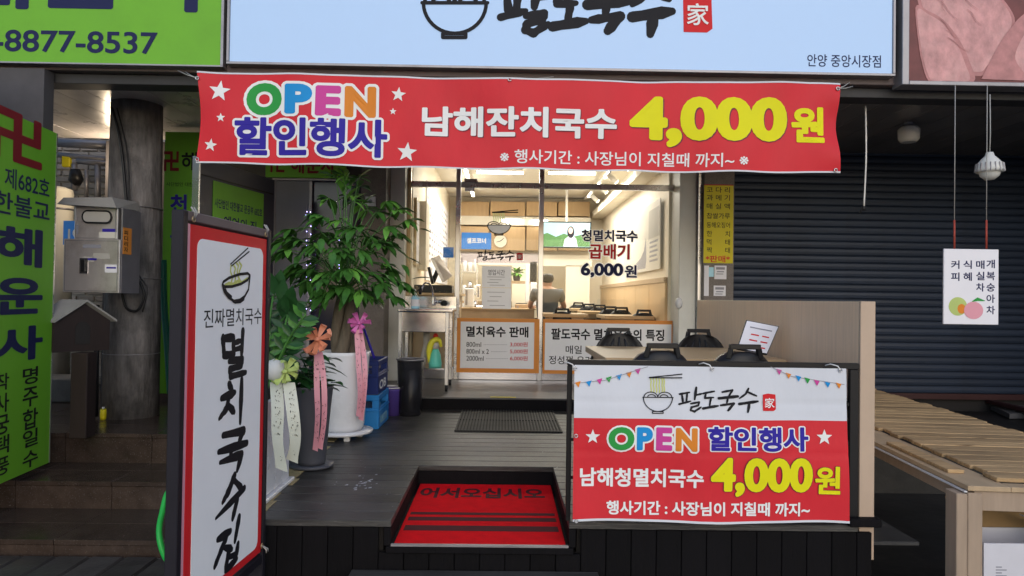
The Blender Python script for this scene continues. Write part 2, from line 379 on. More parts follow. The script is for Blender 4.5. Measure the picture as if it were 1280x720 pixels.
M('granite', (.17,.145,.13), .45, var=.2, scale=14, speck=((.06,.05,.05), 160, .55), bump=.03); M('stair_tile', (.052,.037,.030), .22, var=.4, scale=10, rnd=.16, speck=((.10,.085,.08), 120, .62), dirt=.4, dirtcol=(.026,.022,.02))
M('paver', (.05,.047,.048), .42, var=.3, scale=9, rnd=.3, bump=.3, bscale=40, dirt=.3); M('asphalt', (.045,.045,.047), .7, var=.3, scale=12, bump=.5, bscale=90)
M('street', (.24,.235,.23), .7, var=.2, scale=3, bump=.3, bscale=60); M('concrete', (.17,.165,.155), .75, var=.3, scale=3.5, bump=.35, bscale=22, dirt=.8, dirtcol=(.045,.044,.043), stretch=(1,1,.4)); M('pole_concrete', (.17,.16,.16), .8, var=.75, scale=6, bump=1, bscale=18, dirt=.95, dirtcol=(.05,.049,.05), stretch=(2,2,.5))
M('shutter', (.022,.032,.056), .45, .15, var=.2, scale=2.5, rnd=.14, stretch=(.3,1,6), dirt=.5, dirtcol=(.016,.017,.022)); M('white_paint', (.66,.66,.62), .5, var=.05, dirt=.12, dirtcol=(.4,.39,.36))
M('lightbox', (.30,.42,.61), .4, var=.02, emit=.42); M('fascia', (.15,.12,.12), .6, .2, var=.18, scale=4, dirt=.5, dirtcol=(.10,.085,.085)); M('beam', (.055,.055,.06), .6, .2, var=.2, dirt=.4)
M('soffit_lit', (.55,.51,.50), .3, .2, var=.2, scale=3, rnd=.08, bump=.5, bscale=5, dirt=.3, dirtcol=(.3,.26,.25)); M('soffit_panel', (.24,.22,.21), .33, .45, var=.2, scale=3, rnd=.1, bump=.35, bscale=6, dirt=.4, dirtcol=(.12,.10,.09)); M('dark_door', (.022,.022,.042), .4, var=.1); M('grey_panel', (.20,.20,.23), .55, var=.08)
M('wall_dark', (.075,.07,.075), .7, var=.2); M('brick', (.42,.37,.32), .8, var=.25, scale=9, rnd=.3, bump=.4, bscale=60, dirt=.4, dirtcol=(.2,.17,.15)); M('mortar', (.5,.46,.4), .85, var=.15)
M('cream_wall', (.82,.75,.62), .6, var=.03); M('ceiling_white', (.82,.77,.66), .7, var=.03); M('cabinet', (.58,.40,.22), .4, var=.1, scale=6, stretch=(4,4,.4), rnd=.06); M('inner_floor', (.10,.095,.09), .35, var=.2, scale=6)
M('lamp_tube', (1,.95,.85), .5, emit=9); M('lamp_spot', (1,.93,.8), .5, emit=12); M('track_white', (.75,.73,.7), .4)
M('mat_red', (.80,.010,.016), .9, spec=.05, var=.14, scale=14, bump=.5, bscale=300, dirt=.12, dirtcol=(.4,.02,.02)); M('mat_dark', (.075,.008,.012), .85, var=.15); M('rubber', (.02,.02,.02), .6, var=.2)
M('leaf', (.055,.17,.03), .32, var=.65, scale=9, rnd=.3); M('leaf_light', (.12,.31,.05), .3, var=.5, scale=9); M('leaf_dark', (.018,.07,.018), .3, var=.4, scale=7); M('bark', (.13,.105,.075), .8, var=.35, scale=9, stretch=(5,5,.6), bump=.5, bscale=40); M('soil', (.03,.022,.016), .9, var=.4, bump=.6)
M('pot_white', (.68,.68,.70), .28, var=.04); M('pot_grey', (.075,.078,.095), .45, var=.08); M('crate_navy', (.012,.025,.13), .4, var=.08); M('crate_blue', (.02,.20,.52), .4, var=.08); M('purple_plastic', (.08,.05,.25), .4)
M('ribbon_sage', (.55,.57,.50), .4, var=.05); M('ribbon_pink', (.68,.30,.37), .4, var=.05); M('ribbon_magenta', (.60,.14,.42), .4, var=.1); M('ribbon_orange', (.78,.30,.18), .4, var=.2, scale=20); M('ribbon_green', (.42,.52,.16), .4, var=.15); M('ribbon_mesh', (.6,.6,.58), .5, var=.1)
M('bare_wood', (.34,.27,.14), .75, var=.35, scale=10, dirt=.6, dirtcol=(.08,.07,.06)); M('hose_green', (.02,.42,.07), .35); M('hose_teal', (.01,.12,.09), .4); M('brown_wood', (.022,.014,.013), .65, var=.2, bump=.15, stretch=(4,4,.6)); M('grey_roof', (.27,.26,.25), .6, var=.12, dirt=.35, dirtcol=(.15,.14,.13))
M('cardboard', (.30,.19,.085), .8, var=.1); M('carton_white', (.58,.57,.62), .6, var=.05, dirt=.15, dirtcol=(.4,.38,.4)); M('paper', (.76,.75,.80), .6, var=.03); M('orange_frame', (.72,.27,.05), .5, var=.04); M('sign_yellow', (.66,.56,.01), .5, var=.05)
M('skin', (.46,.26,.18), .5, var=.05); M('hair', (.015,.012,.012), .45); M('shirt_grey', (.085,.095,.105), .8, var=.15); M('shaded_floor', (.014,.014,.015), .5, var=.5, scale=4, bump=.4, bscale=12, dirt=.6, dirtcol=(.035,.033,.032)); M('tarp', (.09,.09,.095), .5, var=.25, bump=.4, bscale=8); M('maroon_steel', (.045,.018,.02), .5, .2, var=.2)
M('meat', (.54,.27,.27), .4, var=.4, scale=7, stretch=(1.5,1,1), bump=.5, bscale=14, dirt=.5, dirtcol=(.66,.42,.40)); M('meat_dark', (.16,.05,.05), .5, var=.4, scale=5); M('meat_edge', (.45,.20,.20), .45, var=.3, scale=10)
M('mint', (.12,.55,.44), .35); M('glove_yellow', (.72,.66,.05), .45, var=.1); M('red_plastic', (.6,.03,.02), .4); M('soap_blue', (.35,.66,.82), .2); M('clear_dark', (.02,.02,.025), .3, alpha=.6); M('blue_sign', (.04,.20,.60), .5, emit=.15)
M('screen_sky', (.30,.48,.56), .4, emit=.7, var=.15, scale=3); M('screen_green', (.07,.17,.06), .4, emit=.6, var=.5, scale=22); M('screen_shirt', (.55,.62,.7), .4, emit=.6); M('screen_dark', (.02,.02,.03), .3, emit=.05); M('screen_skin', (.6,.42,.36), .4, emit=.6)
M('bulb_white', (.60,.60,.58), .3, var=.04); M('wire', (.35,.34,.33), .5); M('string_red', (.35,.06,.04), .6); M('fairy', (.45,.4,1), .4, emit=6); M('dark_glass', (.015,.015,.03), .06, var=.1); M('poster_cream', (.62,.59,.53), .5, var=.06, scale=2); M('poster_grey', (.42,.40,.37), .5, var=.15, scale=3); M('soot', (.02,.018,.018), .8)
M('board_white', (.84,.84,.86), .5, var=.03); thinmat('thin_paper', (.85,.86,.90), .55); thinmat('bowl_grey', (.52,.54,.60), .5); thinmat('bowl_green', (.5,.6,.3), .5)
glassmat('glass', (.98,.99,.98), .014, .02); glassmat('reflection_tint', (.72,.70,.78), .04, .2)

# ================================================================== SETTING
DZ, FZ, DF = .51, .62, 3.17          # deck height, shop floor height, deck front
g = struct(MB().add([(-300,-300,0),(300,-300,0),(300,300,0),(-300,300,0)], [(0,1,2,3)]).build('ground', 'street', recalc=False))
# street pavers at the lower left
pv = struct(MB().box(-6,2.2,.001,-1.35,4.06,.006).build('pavement', 'soot'))
for i in range(24):
    x = -5.9 + i*.19
    for j, (ya, yb) in enumerate(((2.3,3.16),(3.17,4.05))):
        MB().add([(x+.005,ya,.006),(x+.18,ya,.006),(x+.18,yb,.006),(x+.005,yb,.006),(x+.012,ya+.01,.02),(x+.173,ya+.01,.02),(x+.173,yb-.01,.02),(x+.012,yb-.01,.02)],
                 [(0,1,5,4),(1,2,6,5),(2,3,7,6),(3,0,4,7),(4,5,6,7)]).build('paver', 'paver', pv)
# granite stairs at the left
def steps():
    t = thing('stone_stairs', 'dark wet granite stairs climbing left of the tall white standing sign', 'stairs', (-2.5,4.08,0))
    rows = [(4.08,4.67,.10,0),(4.67,5.19,.275,.0),(5.19,9.0,.485,0)]
    for k, (ya, yb, z, _) in enumerate(rows):
        z0 = 0 if k == 0 else rows[k-1][2]
        x = -5.0
        while x < -1.36:
            x2 = min(x+.62, -1.36)
            MB().box(x+.002, ya, z0-.02 if k else 0, x2-.002, ya+.03, z-.032).build('riser_tile', 'stair_tile', t)
            y = ya-.008
            while y < yb-.05:
                y2 = min(y+.30 if k < 2 else y+.36, yb)
                MB().box(x+.002, y+(0 if y < ya else .002), z-.03, x2-.002, y2-.002, z).build('tread_tile', 'stair_tile', t, bev=.003)
                y = y2
            x = x2
    MB().box(-5,4.12,0,-1.37,9,.07).box(-5,4.7,0,-1.37,9,.243).box(-5,5.22,0,-1.37,9,.453).build('stair_core','concrete',t)
steps()
# wooden deck
RX0, RX1 = atZ(523,583,DZ).x, atZ(691,584,DZ).x
RY = atZ(607,583,DZ).y
DX0, DX1 = -1.32, 1.60
PZ = .40
deck = thing('wooden_deck', 'dark plank deck in front of the noodle shop with a sunken entrance recess', 'deck', (0,DF,0))
y = DF; k = 0
while y < 6.29:
    y2 = min(y+.138, 6.3)
    segs = [(DX0, DX1)] if y > RY-.02 else [(DX0, RX0), (RX1, DX1)]
    if y <= RY-.02 and y2 > RY: y2 = RY
    for a, b in segs: MB().box(a, y+.0025, DZ-.03, b, y2-.0025, DZ).build('plank', 'deck', deck, bev=.003)
    y = y2
x = DX0; 
while x < DX1+.05:
    x2 = min(x+.112, DX1+.06)
    top = DZ-.031 if not (x > RX0-.02 and x2 < RX1+.02) else PZ-.031
    if (x < RX0 < x2) or (x < RX1 < x2): top = PZ-.031
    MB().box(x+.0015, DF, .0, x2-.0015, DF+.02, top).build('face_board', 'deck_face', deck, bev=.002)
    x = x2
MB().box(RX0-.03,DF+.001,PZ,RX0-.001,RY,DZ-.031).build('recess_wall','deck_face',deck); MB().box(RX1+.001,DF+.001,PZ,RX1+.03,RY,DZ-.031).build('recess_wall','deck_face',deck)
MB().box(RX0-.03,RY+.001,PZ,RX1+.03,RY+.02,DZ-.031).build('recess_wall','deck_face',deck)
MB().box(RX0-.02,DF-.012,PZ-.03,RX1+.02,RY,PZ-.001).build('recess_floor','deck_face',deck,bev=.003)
MB().box(DX0,DF+.05,.0,RX0-.04,6.3,DZ-.035).box(RX1+.04,DF+.05,0,DX1,6.3,DZ-.035).box(RX0-.04,RY+.03,0,RX1+.04,6.3,DZ-.035).build('deck_frame','soot',deck)
MB().box(RX0-.04,DF+.05,.0,RX1+.04,RY+.02,PZ-.04).build('deck_frame','soot',deck)
sp = thing('entry_step', 'low dark wooden step on the street in front of the red mat recess', 'step', (0,2.95,0))
a = atZ(440,711,.30); b = atZ(746,712,.30)
yy = DF-.012
for i in range(3): MB().box(a.x, yy-.115*(i+1)+.003, .275, b.x, yy-.115*i-.003, .30).build('plank','deck',sp,bev=.003)
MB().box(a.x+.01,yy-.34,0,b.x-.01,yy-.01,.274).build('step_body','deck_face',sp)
# bare wood strip at the left deck edge
ys = [DF+.01, 3.5,3.9,4.3,4.8]
mb = MB()
random.seed(3)
for i in range(14):
    y0 = DF+.01+i*.14; off = -1.085 - .006*i
    if i in (3,7,11): continue
    mb.box(off-.07-random.random()*.02, y0, DZ+.0005, off+random.random()*.03, y0+.13, DZ+.003)
o = mb.build('tape_remnant','bare_wood',deck,kind='stuff'); o['label'] = 'worn yellow strip along the left deck edge'
# scuffs
mb = MB()
for i in range(26):
    p = atZ(453+random.gauss(0,9), 603+random.gauss(0,4), DZ+.002); s_ = random.uniform(.002,.009); mb.add([(p.x-s_,p.y-s_,DZ+.0022),(p.x+s_,p.y-s_*.5,DZ+.0022),(p.x+s_*.7,p.y+s_*2,DZ+.0022),(p.x-s_*.6,p.y+s_,DZ+.0022)],[(0,1,2,3)])
for i in range(40):
    p = atZ(random.uniform(400,700), random.uniform(545,635), DZ+.002); s_ = random.uniform(.0015,.004)
    if RX0 < p.x < RX1 and p.y < RY: continue
    mb.add([(p.x-s_,p.y-s_,DZ+.0022),(p.x+s_,p.y-s_*.5,DZ+.0022),(p.x+s_*.7,p.y+s_*2,DZ+.0022)],[(0,1,2)])
mb.build('paint_fleck','cloth_white',deck,recalc=False,kind='stuff')
# shop floor strip with its dark riser
fl = struct(MB().box(-1.5,6.3,FZ-.12,1.62,13.2,FZ).build('shop_floor','inner_floor',bev=.004))
MB().box(-1.5,6.292,DZ+.001,1.6,6.2995,FZ-.012).build('threshold_riser','deck_face',fl)
ys_ = atZ(629,494,FZ); tag(MB().box(ys_.x-.115,6.33,FZ+.001,ys_.x+.115,6.37,FZ+.003).build('yellow_sticker','sign_yellow'),'small yellow sticker strip on the floor edge before the door','sticker')
# entrance rubber doormat
dm = thing('doormat','black ribbed rubber doormat lying in front of the door step','doormat',(atZ(635,525,DZ).x,5.8,DZ))
A, B = atZ(568,540,DZ), atZ(703,541,DZ)
MB().box(A.x,A.y,DZ+.001,B.x,6.26,DZ+.006).build('mat_base','soot',dm)
n = 34; me = None
for i in range(n):
    x = A.x+.006+(B.x-A.x-.012)*i/(n-1)
    if me is None: o0 = MB().box(-.006,A.y-5.8,.006,.006,.455,.014).build('rib','rubber',None); me = o0.data; bpy.data.objects.remove(o0)
    inst('rib', me, dm, (x-dm.location.x,0,0))
for i in range(3):
    y = A.y+.02+i*(6.24-A.y-.02)/2; MB().box(A.x,y-.008,DZ+.006,B.x,y+.008,DZ+.012).build('cross_rib','rubber',dm)
# red welcome mat
rm = thing('welcome_mat','bright red welcome mat with dark stripes lying in the deck recess','doormat',(0,3.6,PZ))
FLp = Flat(PZ)
MB().box(RX0+.012,DF+.004,PZ+.0005,RX1-.012,RY-.012,PZ+.008).build('carpet','mat_red',rm,bev=.003)
for ya, yb in ((641,644),(647,651.5),(657.5,664)):
    a = atZ(600,yb,PZ+.008).y; b = atZ(600,ya,PZ+.008).y
    MB().box(RX0+.03,a,PZ+.0083,RX1-.03,b,PZ+.0093).build('stripe','mat_dark',rm)
letter('어서오십시오', FLp, (525,612,680,625), 'mat_dark', rm, .035, .0095)
MB().box(RX0+.002,DF-.010,PZ+.0005,RX1-.002,DF+.003,PZ+.010).build('edge_strip','alu_dull',rm)

# ---------------- building shell
fac = 7.3
def wallpart(name, mat, x0,y0,z0,x1,y1,z1, label, cat='wall', bev=0):
    return tag(MB().box(x0,y0,z0,x1,y1,z1).build(name, mat, None, bev=bev), label, cat)
PFa = PF(fac)
gx0, gx1 = atY(450,330,fac-.1).x, atY(481,330,fac-.1).x
wallpart('granite_pillar','granite',gx0,fac-.1,.5,gx1,8,3.2,'speckled grey granite pillar behind the braided tree','pillar')
x0, x1 = atY(481,330,7.5).x, atY(505,330,7.5).x
wp = wallpart('white_pilaster','white_paint',x0,7.5,FZ,x1,7.9,3.3,'off white painted pilaster left of the glass shop front','pillar',.004)
x0, x1 = atY(849,330,7.4).x, atY(870,330,7.4).x
wallpart('white_pilaster','white_paint',x0,7.4,FZ,x1,7.9,3.3,'off white painted pilaster right of the glass shop front','pillar',.004)
x2 = atY(878,330,7.3).x
wallpart('metal_trim','alu',x1+.003,7.33,FZ,x2,7.9,3.3,'thin blue grey metal trim between the white pilaster and granite','trim')
x3 = atY(917,330,7.25).x
wallpart('granite_pillar','granite',x2+.003,7.25,.0,x3,7.9,3.3,'speckled granite pillar carrying the yellow price list','pillar')
GPR = PF(7.25)
# shutter
sh = thing('roller_shutter','dark navy closed roller shutter behind the wooden bench','shutter',(x3,7.35,0))
sx1 = 6.4; base = atY(1000,489,7.38).z; top_ = 3.12; N = 34; hgt = (top_-base)/N
prof = [(0,0),(-.006,.12),(-.010,.45),(-.007,.80),(0,.96)]
vs = []; fs = []
for xx in (0, sx1-x3): vs += [(xx, a, b*hgt) for a,b in prof]
for i in range(4): fs.append((i, i+5, i+6, i+1))
o0 = MB().add(vs, fs).build('slat','shutter',None,recalc=False); me = o0.data; bpy.data.objects.remove(o0)
for i in range(N): inst('slat', me, sh, (0,.03+random.uniform(-.0025,.0025),base+i*hgt),(random.uniform(-.006,.006),0,random.uniform(-.0006,.0006)))
MB().box(x3,7.40,0,sx1,7.42,top_).build('shutter_back','soot',sh)
MB().box(x3,7.34,base-.06,sx1,7.39,base-.002).build('bottom_rail','maroon_steel',sh)
# raised floor in front of the shutter, steel threshold, tarp
struct(MB().box(1.68,2.3,.001,6.3,5.6,.008).build('shaded_floor','shaded_floor')); struct(MB().box(1.72,5.6,0,6.4,7.34,.40).build('raised_floor','shaded_floor'))  # ground sheet and raised floor: under-bench shade put into their near-black colour
a = atZ(1172,487,.5); b = atZ(1285,533,.5)
bt = thing('steel_threshold','dark maroon steel channel lying behind the wooden bench','channel',(a.x,a.y,.4))
for d, zz in ((0,.50),(.07,.47),(.14,.44)): MB().bar((a.x+d*.9,a.y+.02-d,zz),(b.x+.6+d,b.y-.55-d,zz),.06,.04).build('rail','maroon_steel',bt,bev=.004)
q = [atZ(1207,492,.46),atZ(1290,493,.46),atZ(1300,516,.46),atZ(1262,517,.46)]
tag(MB().add([tuple(v) for v in q]+[(v.x,v.y,.41) for v in q],[(0,1,2,3),(7,6,5,4),(0,4,5,1),(1,5,6,2),(2,6,7,3),(3,7,4,0)]).build('grey_tarp','tarp'),'folded grey plastic sheet on the dark floor behind the bench','tarp')
# end wall & outer walls
wallpart('side_wall','wall_dark',6.41,3,0,6.6,8,3.2,'dark side wall at the far right of the closed stall')
# overhang soffit
sf = thing('soffit_ceiling','metal panelled soffit under the overhang behind the signs','ceiling',(0,6,3.07))
x = -6.4; k = 0
while x < 6.4:
    ye = 7.28 if x < -2.9 else 8.2  # left panels stop short, an added gap that lets skylight into the alley
    MB().add([(x+.004,5.3,3.07),(x+.236,5.3,3.07),(x+.236,ye,3.07),(x+.004,ye,3.07),(x+.0,5.3,3.085),(x+.24,5.3,3.085),(x+.24,ye,3.085),(x,ye,3.085)],
             [(0,3,2,1),(4,5,6,7),(0,1,5,4),(1,2,6,5),(2,3,7,6),(3,0,4,7)]).build('ceiling_panel','soffit_lit' if x < -1.2 else 'soffit_panel',sf)  # left panels are a lighter copy, lamplight put into their colour
    x += .24
struct(MB().box(-2.7,5.31,3.09,6.6,7.55,5).build('building_mass','wall_dark')); struct(MB().box(-2.7,7.551,3.45,6.6,13.3,5).build('building_mass','wall_dark')); struct(MB().box(1.92,7.551,0,6.6,13.3,3.449).build('building_mass','wall_dark')); struct(MB().box(-2.7,7.551,0,-1.55,13.3,3.449).build('building_mass','wall_dark')); struct(MB().box(-6.4,5.31,3.09,-2.701,7.3,3.4).build('building_mass','wall_dark'))
bm_ = thing('overhang_beam','long dark beam running under the shop signs','beam',(0,5.2,3))
z1 = atY(640,93,5.1).z; z2 = atY(640,113,5.1).z
MB().box(-6.4,5.12,z2,6.6,5.29,z2+.07).build('lower_beam','beam',bm_,bev=.004)
MB().box(-6.4,5.05,z2+.073,6.6,5.30,z1+.06).build('fascia_strip','fascia',bm_,bev=.004)
# ---------------- signs on the fascia
SY = 4.98; SP = PF(SY)
u0,u1,v0,v1 = SP.box(285,-95,1119,88)
ms = thing('shop_sign','illuminated pale blue noodle shop sign with brush lettering and red stamp','shop sign',((u0+u1)/2,SY,v0))
MB().slab(SP,u0+.02,u1-.02,v0+.02,v1,-.05,0).build('light_panel','lightbox',ms)
MB().slab(SP,u0,u1,v0,v0+.018,-.12,.012).build('frame','alu_dull',ms,bev=.002); MB().slab(SP,u0,u0+.018,v0+.02,v1,-.12,.012).build('frame','alu_dull',ms,bev=.002); MB().slab(SP,u1-.018,u1,v0+.02,v1,-.12,.012).build('frame','alu_dull',ms,bev=.002)
MB().slab(SP,u0+.02,u1-.02,v0+.02,v1,-.4,-.052).build('housing','alu_dull',ms)
fm = lambda x, y: (528+(x-153)*.341, 47-(362-y)*.341)
logo(SP, fm, .062, ms)
letter('안양 중앙시장점', SP, (1009,68.5,1101,84), 'ink_navy', ms, .008)
# mounting struts below the sign
u0,u1,v0,v1 = SP.box(-260,-95,281,79)
gs = thing('temple_sign','bright green overhead sign with navy phone number','shop sign',((u0+u1)/2,SY,v0))
MB().slab(SP,u0,u1-.02,v0+.012,v1,-.05,0).build('sign_face','sign_green',gs)
MB().slab(SP,u0,u1,v0,v0+.01,-.12,.01).build('frame','alu_dull',gs); MB().slab(SP,u1-.018,u1,v0+.012,v1,-.12,.01).build('frame','alu_dull',gs)
MB().slab(SP,u0,u1,v0+.02,v1,-.4,-.055).build('housing','alu_dull',gs)
letter('-8877-8537', SP, (-8,38.5,197,66), 'ink_navy', gs, .018)
letter('해운사', SP, (-62,-88,266,13), 'ink_navy', gs, .03)
# meat shop sign
SP2 = PF(4.96)
u0,u1,v0,v1 = SP2.box(1127,-110,1420,109)
mt = thing('butcher_sign','framed picture sign of raw pink poultry meat at the upper right','shop sign',(u0,4.96,v0))
f_ = .05
MB().slab(SP2,u0,u0+f_,v0,v1,-.12,.015).build('frame','alu_dull',mt,bev=.004); MB().slab(SP2,u0+f_+.001,u1,v0,v0+.03,-.12,.015).build('frame','alu_dull',mt,bev=.004)
MB().slab(SP2,u0+f_,u1,v0+.03,v1,-.12,.0).build('picture','meat_dark',mt)
def ppoly(pts, mat, lift, name, par, pl):
    q = [Vector((*pl.uv(*p), 0)) for p in pts]; q = q+q[:1]; sm_ = smooth(q, 5)[:-1]
    return MB().poly(pl, [(p.x, p.y) for p in sm_], lift).build(name, mat, par, recalc=False)
def smooth(pts,n=5):
    pts=[Vector(p) for p in pts]; o=[]
    for i in range(len(pts)-1):
        p0=pts[max(i-1,0)];p1=pts[i];p2=pts[i+1];p3=pts[min(i+2,len(pts)-1)]
        for k in range(n):
            t_=k/n; o.append(.5*((2*p1)+(p2-p0)*t_+(2*p0-5*p1+4*p2-p3)*t_*t_+(3*p1-p0-3*p2+p3)*t_**3))
    return o+[pts[-1]]
for k, (pts, mat) in enumerate((([(1148,-30),(1210,-45),(1246,-10),(1268,22),(1262,50),(1250,72),(1238,84),(1226,95),(1196,86),(1172,48),(1150,14)],'meat_edge'),([(1150,-30),(1208,-42),(1243,-8),(1264,22),(1258,48),(1246,70),(1234,82),(1224,90),(1198,82),(1176,46),(1154,12)],'meat'),
    ([(1144,10),(1160,14),(1180,26),(1200,52),(1212,78),(1217,102),(1180,102),(1160,101),(1150,70)],'meat_edge'),([(1146,14),(1160,18),(1178,30),(1195,54),(1206,80),(1211,101),(1182,101),(1163,100),(1152,68)],'meat'),
    ([(1246,60),(1262,36),(1282,16),(1330,-10),(1420,-30),(1420,100),(1300,101),(1250,100),(1226,99)],'meat_edge'),([(1268,70),(1282,40),(1310,10),(1420,-8),(1420,96),(1300,97),(1276,88)],'meat'))):
    ppoly(pts[::-1], mat, .001+.0012*k, 'meat_print', mt, SP2)
mb = MB(); random.seed(8)
for k in range(7):
    x0_ = 1170+random.uniform(0,60); y0_ = -20+random.uniform(0,70); a_ = random.uniform(.5,1.3); L0 = random.uniform(14,40)
    ribbon(mb, [(*SP2.uv(x0_+math.cos(a_)*L0*i/4+math.sin(i*1.7)*1.6, y0_+math.sin(a_)*L0*i/4), .0016+.001*math.sin(i)) for i in range(5)], SP2, .0092+k*.0001)
mb.build('crease_print','meat_edge',mt,recalc=False)
# ---------------- long banner
BY = 4.86; BP = PF(BY)
u0,u1,v0,v1 = BP.box(245,97,1051,209)
BU0, BU1, BV0, BV1 = u0,u1,v0,v1
def bw(u, v):
    a = .016*math.sin(u*4.1+.6)+.007*math.sin(u*9.3+v*5)+.005*math.sin(u*2.1+v*9)+.003*math.sin(u*17-v*8)
    e = max(0, 1-(BU1-u)/.22); a += .02*e*math.sin(v*16+u*5)
    e = max(0, 1-(u-BU0)/.16); a += .012*e*math.sin(v*11)
    return a
bn = thing('long_banner','long red opening discount banner stretched under the shop sign','banner',((u0+u1)/2,BY,v0))
def cloth(pl, u0,u1,v0,v1, warp, mat, parent, name, nx=160, nz=14, lift=0, edge=None):
    vs=[];fs=[]
    for j in range(nz+1):
        for i in range(nx+1):
            u=u0+(u1-u0)*i/nx; v=v0+(v1-v0)*j/nz
            if edge: u, v = edge(u, v)
            vs.append(pl.P(u,v,lift+warp(u,v)))
    for j in range(nz):
        for i in range(nx):
            a=j*(nx+1)+i; fs.append((a,a+1,a+nx+2,a+nx+1))
    return MB().add(vs,fs,True).build(name,mat,parent,recalc=False)
def bedge(u, v):
    t = (u-BU0)/(BU1-BU0); k = (v-BV0)/(BV1-BV0)
    sag = -.012*math.sin(t*math.pi)*(1) 
    du = -.018*math.sin(k*math.pi)*(t > .999) + .022*math.sin(k*math.pi)*(t < .001)
    return u+du, v+sag+.004*math.sin(t*40)*(1 if k < .01 else 0)
cloth(BP,u0,u1,v0,v1,bw,'cloth_red',bn,'fabric',edge=bedge)
mb = MB()
for zz in (0,1):
    vv = (v0, v1)[zz]
    ribbon(mb, [(bedge(u0+(u1-u0)*i/100, vv)[0], bedge(u0+(u1-u0)*i/100, vv)[1], .0055) for i in range(101)], BP, .002, bw)
mb.build('hem','cloth_white',bn,recalc=False)
for ch, bx, m in (('O',(307.5,103.5,353,144.5),'print_green'),('P',(356.5,105.6,391,143),'print_sky'),('E',(395,107.5,427,146),'print_pink'),('N',(431,108,470,147),'print_orange')):
    letter(ch, BP, bx, m, bn, .06, .003, ('print_white',.07), bw)
letter('할인행사', BP, (293,147.5,484,196), 'print_blue', bn, .035, .0045, ('print_white',.055), bw)
letter('남해잔치국수', BP, (528,135,772,173), 'ink_shadow', bn, .04, .003, None, bw, name='lettering_shadow')
letter('남해잔치국수', BP, (527,134,771,172), 'print_white', bn, .035, .0045, None, bw)
letter('4,000', BP, (788,122,984,185), 'ink_shadow', bn, .055, .003, None, bw, name='lettering_shadow'); letter('4,000', BP, (787,121,983,184), 'print_yellow', bn, .05, .0045, None, bw)
letter('원', BP, (988,134,1030,179), 'print_yellow', bn, .04, .0045, None, bw)
letter('※ 행사기간 : 사장님이 지칠때 까지~ ※', BP, (625,189.5,934,207), 'print_white', bn, .012, .003, None, bw)
for s_ in ((274,113.5,14,.1),(276,147,6,0),(262.5,181,8.5,.15),(498,118,9.5,.1),(491,139,4.5,0),(508.5,190,13,.1)): star(BP, s_[0], s_[1], s_[2], 'print_white', bn, .003, bw, s_[3])
for (px,py) in ((247,98),(637,101),(1047,111),(246,199),(1044,213)):
    u,v = BP.uv(px,py); mb = MB(); c = BP.P(u,v,.008+bw(u,v)); mb.tube([c+Vector((math.cos(a)*.011,0,math.sin(a)*.011)) for a in [k*math.pi/5 for k in range(11)]],.0035,6); mb.build('grommet','alu',bn)
for (px,py,qx,qy) in ((247,98,222,88),(247,98,232,90),(637,101,692,96),(1047,111,1062,103),(1047,111,1066,108)):
    a = BP.P(*BP.uv(px,py),.01); b = atY(qx,qy,5.0); MB().tube([a,(a+b)/2+Vector((0,0,-.006)),b],.0035,5).build('tie_cord','wire',bn)

# ---------------- shop front glazing
GY = 7.7; GP = PF(GY)
ff = thing('glass_shopfront','aluminium framed glass shop front with a door in the middle','shop front',(0,GY,FZ))
def gx(px): return GP.uv(px,330)[0]
zt = GP.uv(640,232)[1]; ZT2 = 3.3
for i,(a,b,m) in enumerate(((501,507,'alu'),(507.5,513,'brass_frame'),(569,575,'alu'),(673,679,'alu'),(844,850,'alu'))):
    MB().box(gx(a),GY-.03,FZ,gx(b)-.001,GY+.05,ZT2).build('mullion',m,ff,bev=.003)
for a,b in ((513,569),(575,673),(679,844)):
    MB().box(gx(a)+.001,GY-.02,zt-.03,gx(b)-.001,GY+.04,zt+.03).build('transom','alu',ff,bev=.003)
    MB().box(gx(a)+.001,GY,zt+.031,gx(b)-.001,GY+.006,ZT2).build('pane','glass',ff)
    MB().box(gx(a)+.001,GY,FZ+.14,gx(b)-.001,GY+.006,zt-.031).build('pane','glass',ff)
    MB().box(gx(a)+.001,GY-.02,FZ+.004,gx(b)-.001,GY+.03,FZ+.139).build('kick_plate','steel',ff,bev=.002)
MB().box(gx(579),GY-.045,zt+.02,gx(596),GY-.025,zt+.06).build('door_closer','steel',ff,bev=.004); MB().box(gx(580),GY-.05,zt-.075,gx(592),GY-.025,zt-.032).build('closer_box','steel',ff,bev=.004)
# print on the glass
GS = PF(GY-.004)
ds = thing('glass_lettering','navy and red noodle price lettering stuck on the right glass pane','lettering',(GS.uv(760,316)[0],GY-.004,GS.uv(760,346)[1]))
letter('청멸치국수',GS,(727,287.5,797,302),'ink_navy',ds,.03,.0,('thin_paper',.05)); letter('곱배기',GS,(736,305,787,324),'print_red',ds,.03,.0,('thin_paper',.05))
letter('6,000',GS,(726,329,779,347),'ink_navy',ds,.04,.0,('thin_paper',.05)); letter('원',GS,(781,331.5,796,347),'ink_navy',ds,.03,.0,('thin_paper',.05))
dl = thing('door_logo','grey noodle bowl logo and brush lettering stuck on the glass door','lettering',(GS.uv(622,300)[0],GY-.004,GS.uv(622,325)[1]))
logo(GS, lambda x,y: (609+(x-153)*.1245, 294-(362-y)*.1), .024, dl, .001, text=False, fill='bowl_grey', nood='bowl_green')
logo(GS, lambda x,y: (597+(x-440)*.073, 312.5+(y-155)*.068), .0125, dl, .001, bowl=False)
b = GS.box(576,317,596,327)
bd = tag(MB().slab(PF(GY+.009),gx(575)+.004,gx(673)-.004,b[2]-.01,b[3]+.02,0,.001).build('reflection_band','reflection_tint'),'pale translucent strip painted as a reflection across the glass door behind the brush lettering','sticker')  # translucent strip added to stand for a reflection in the door glass
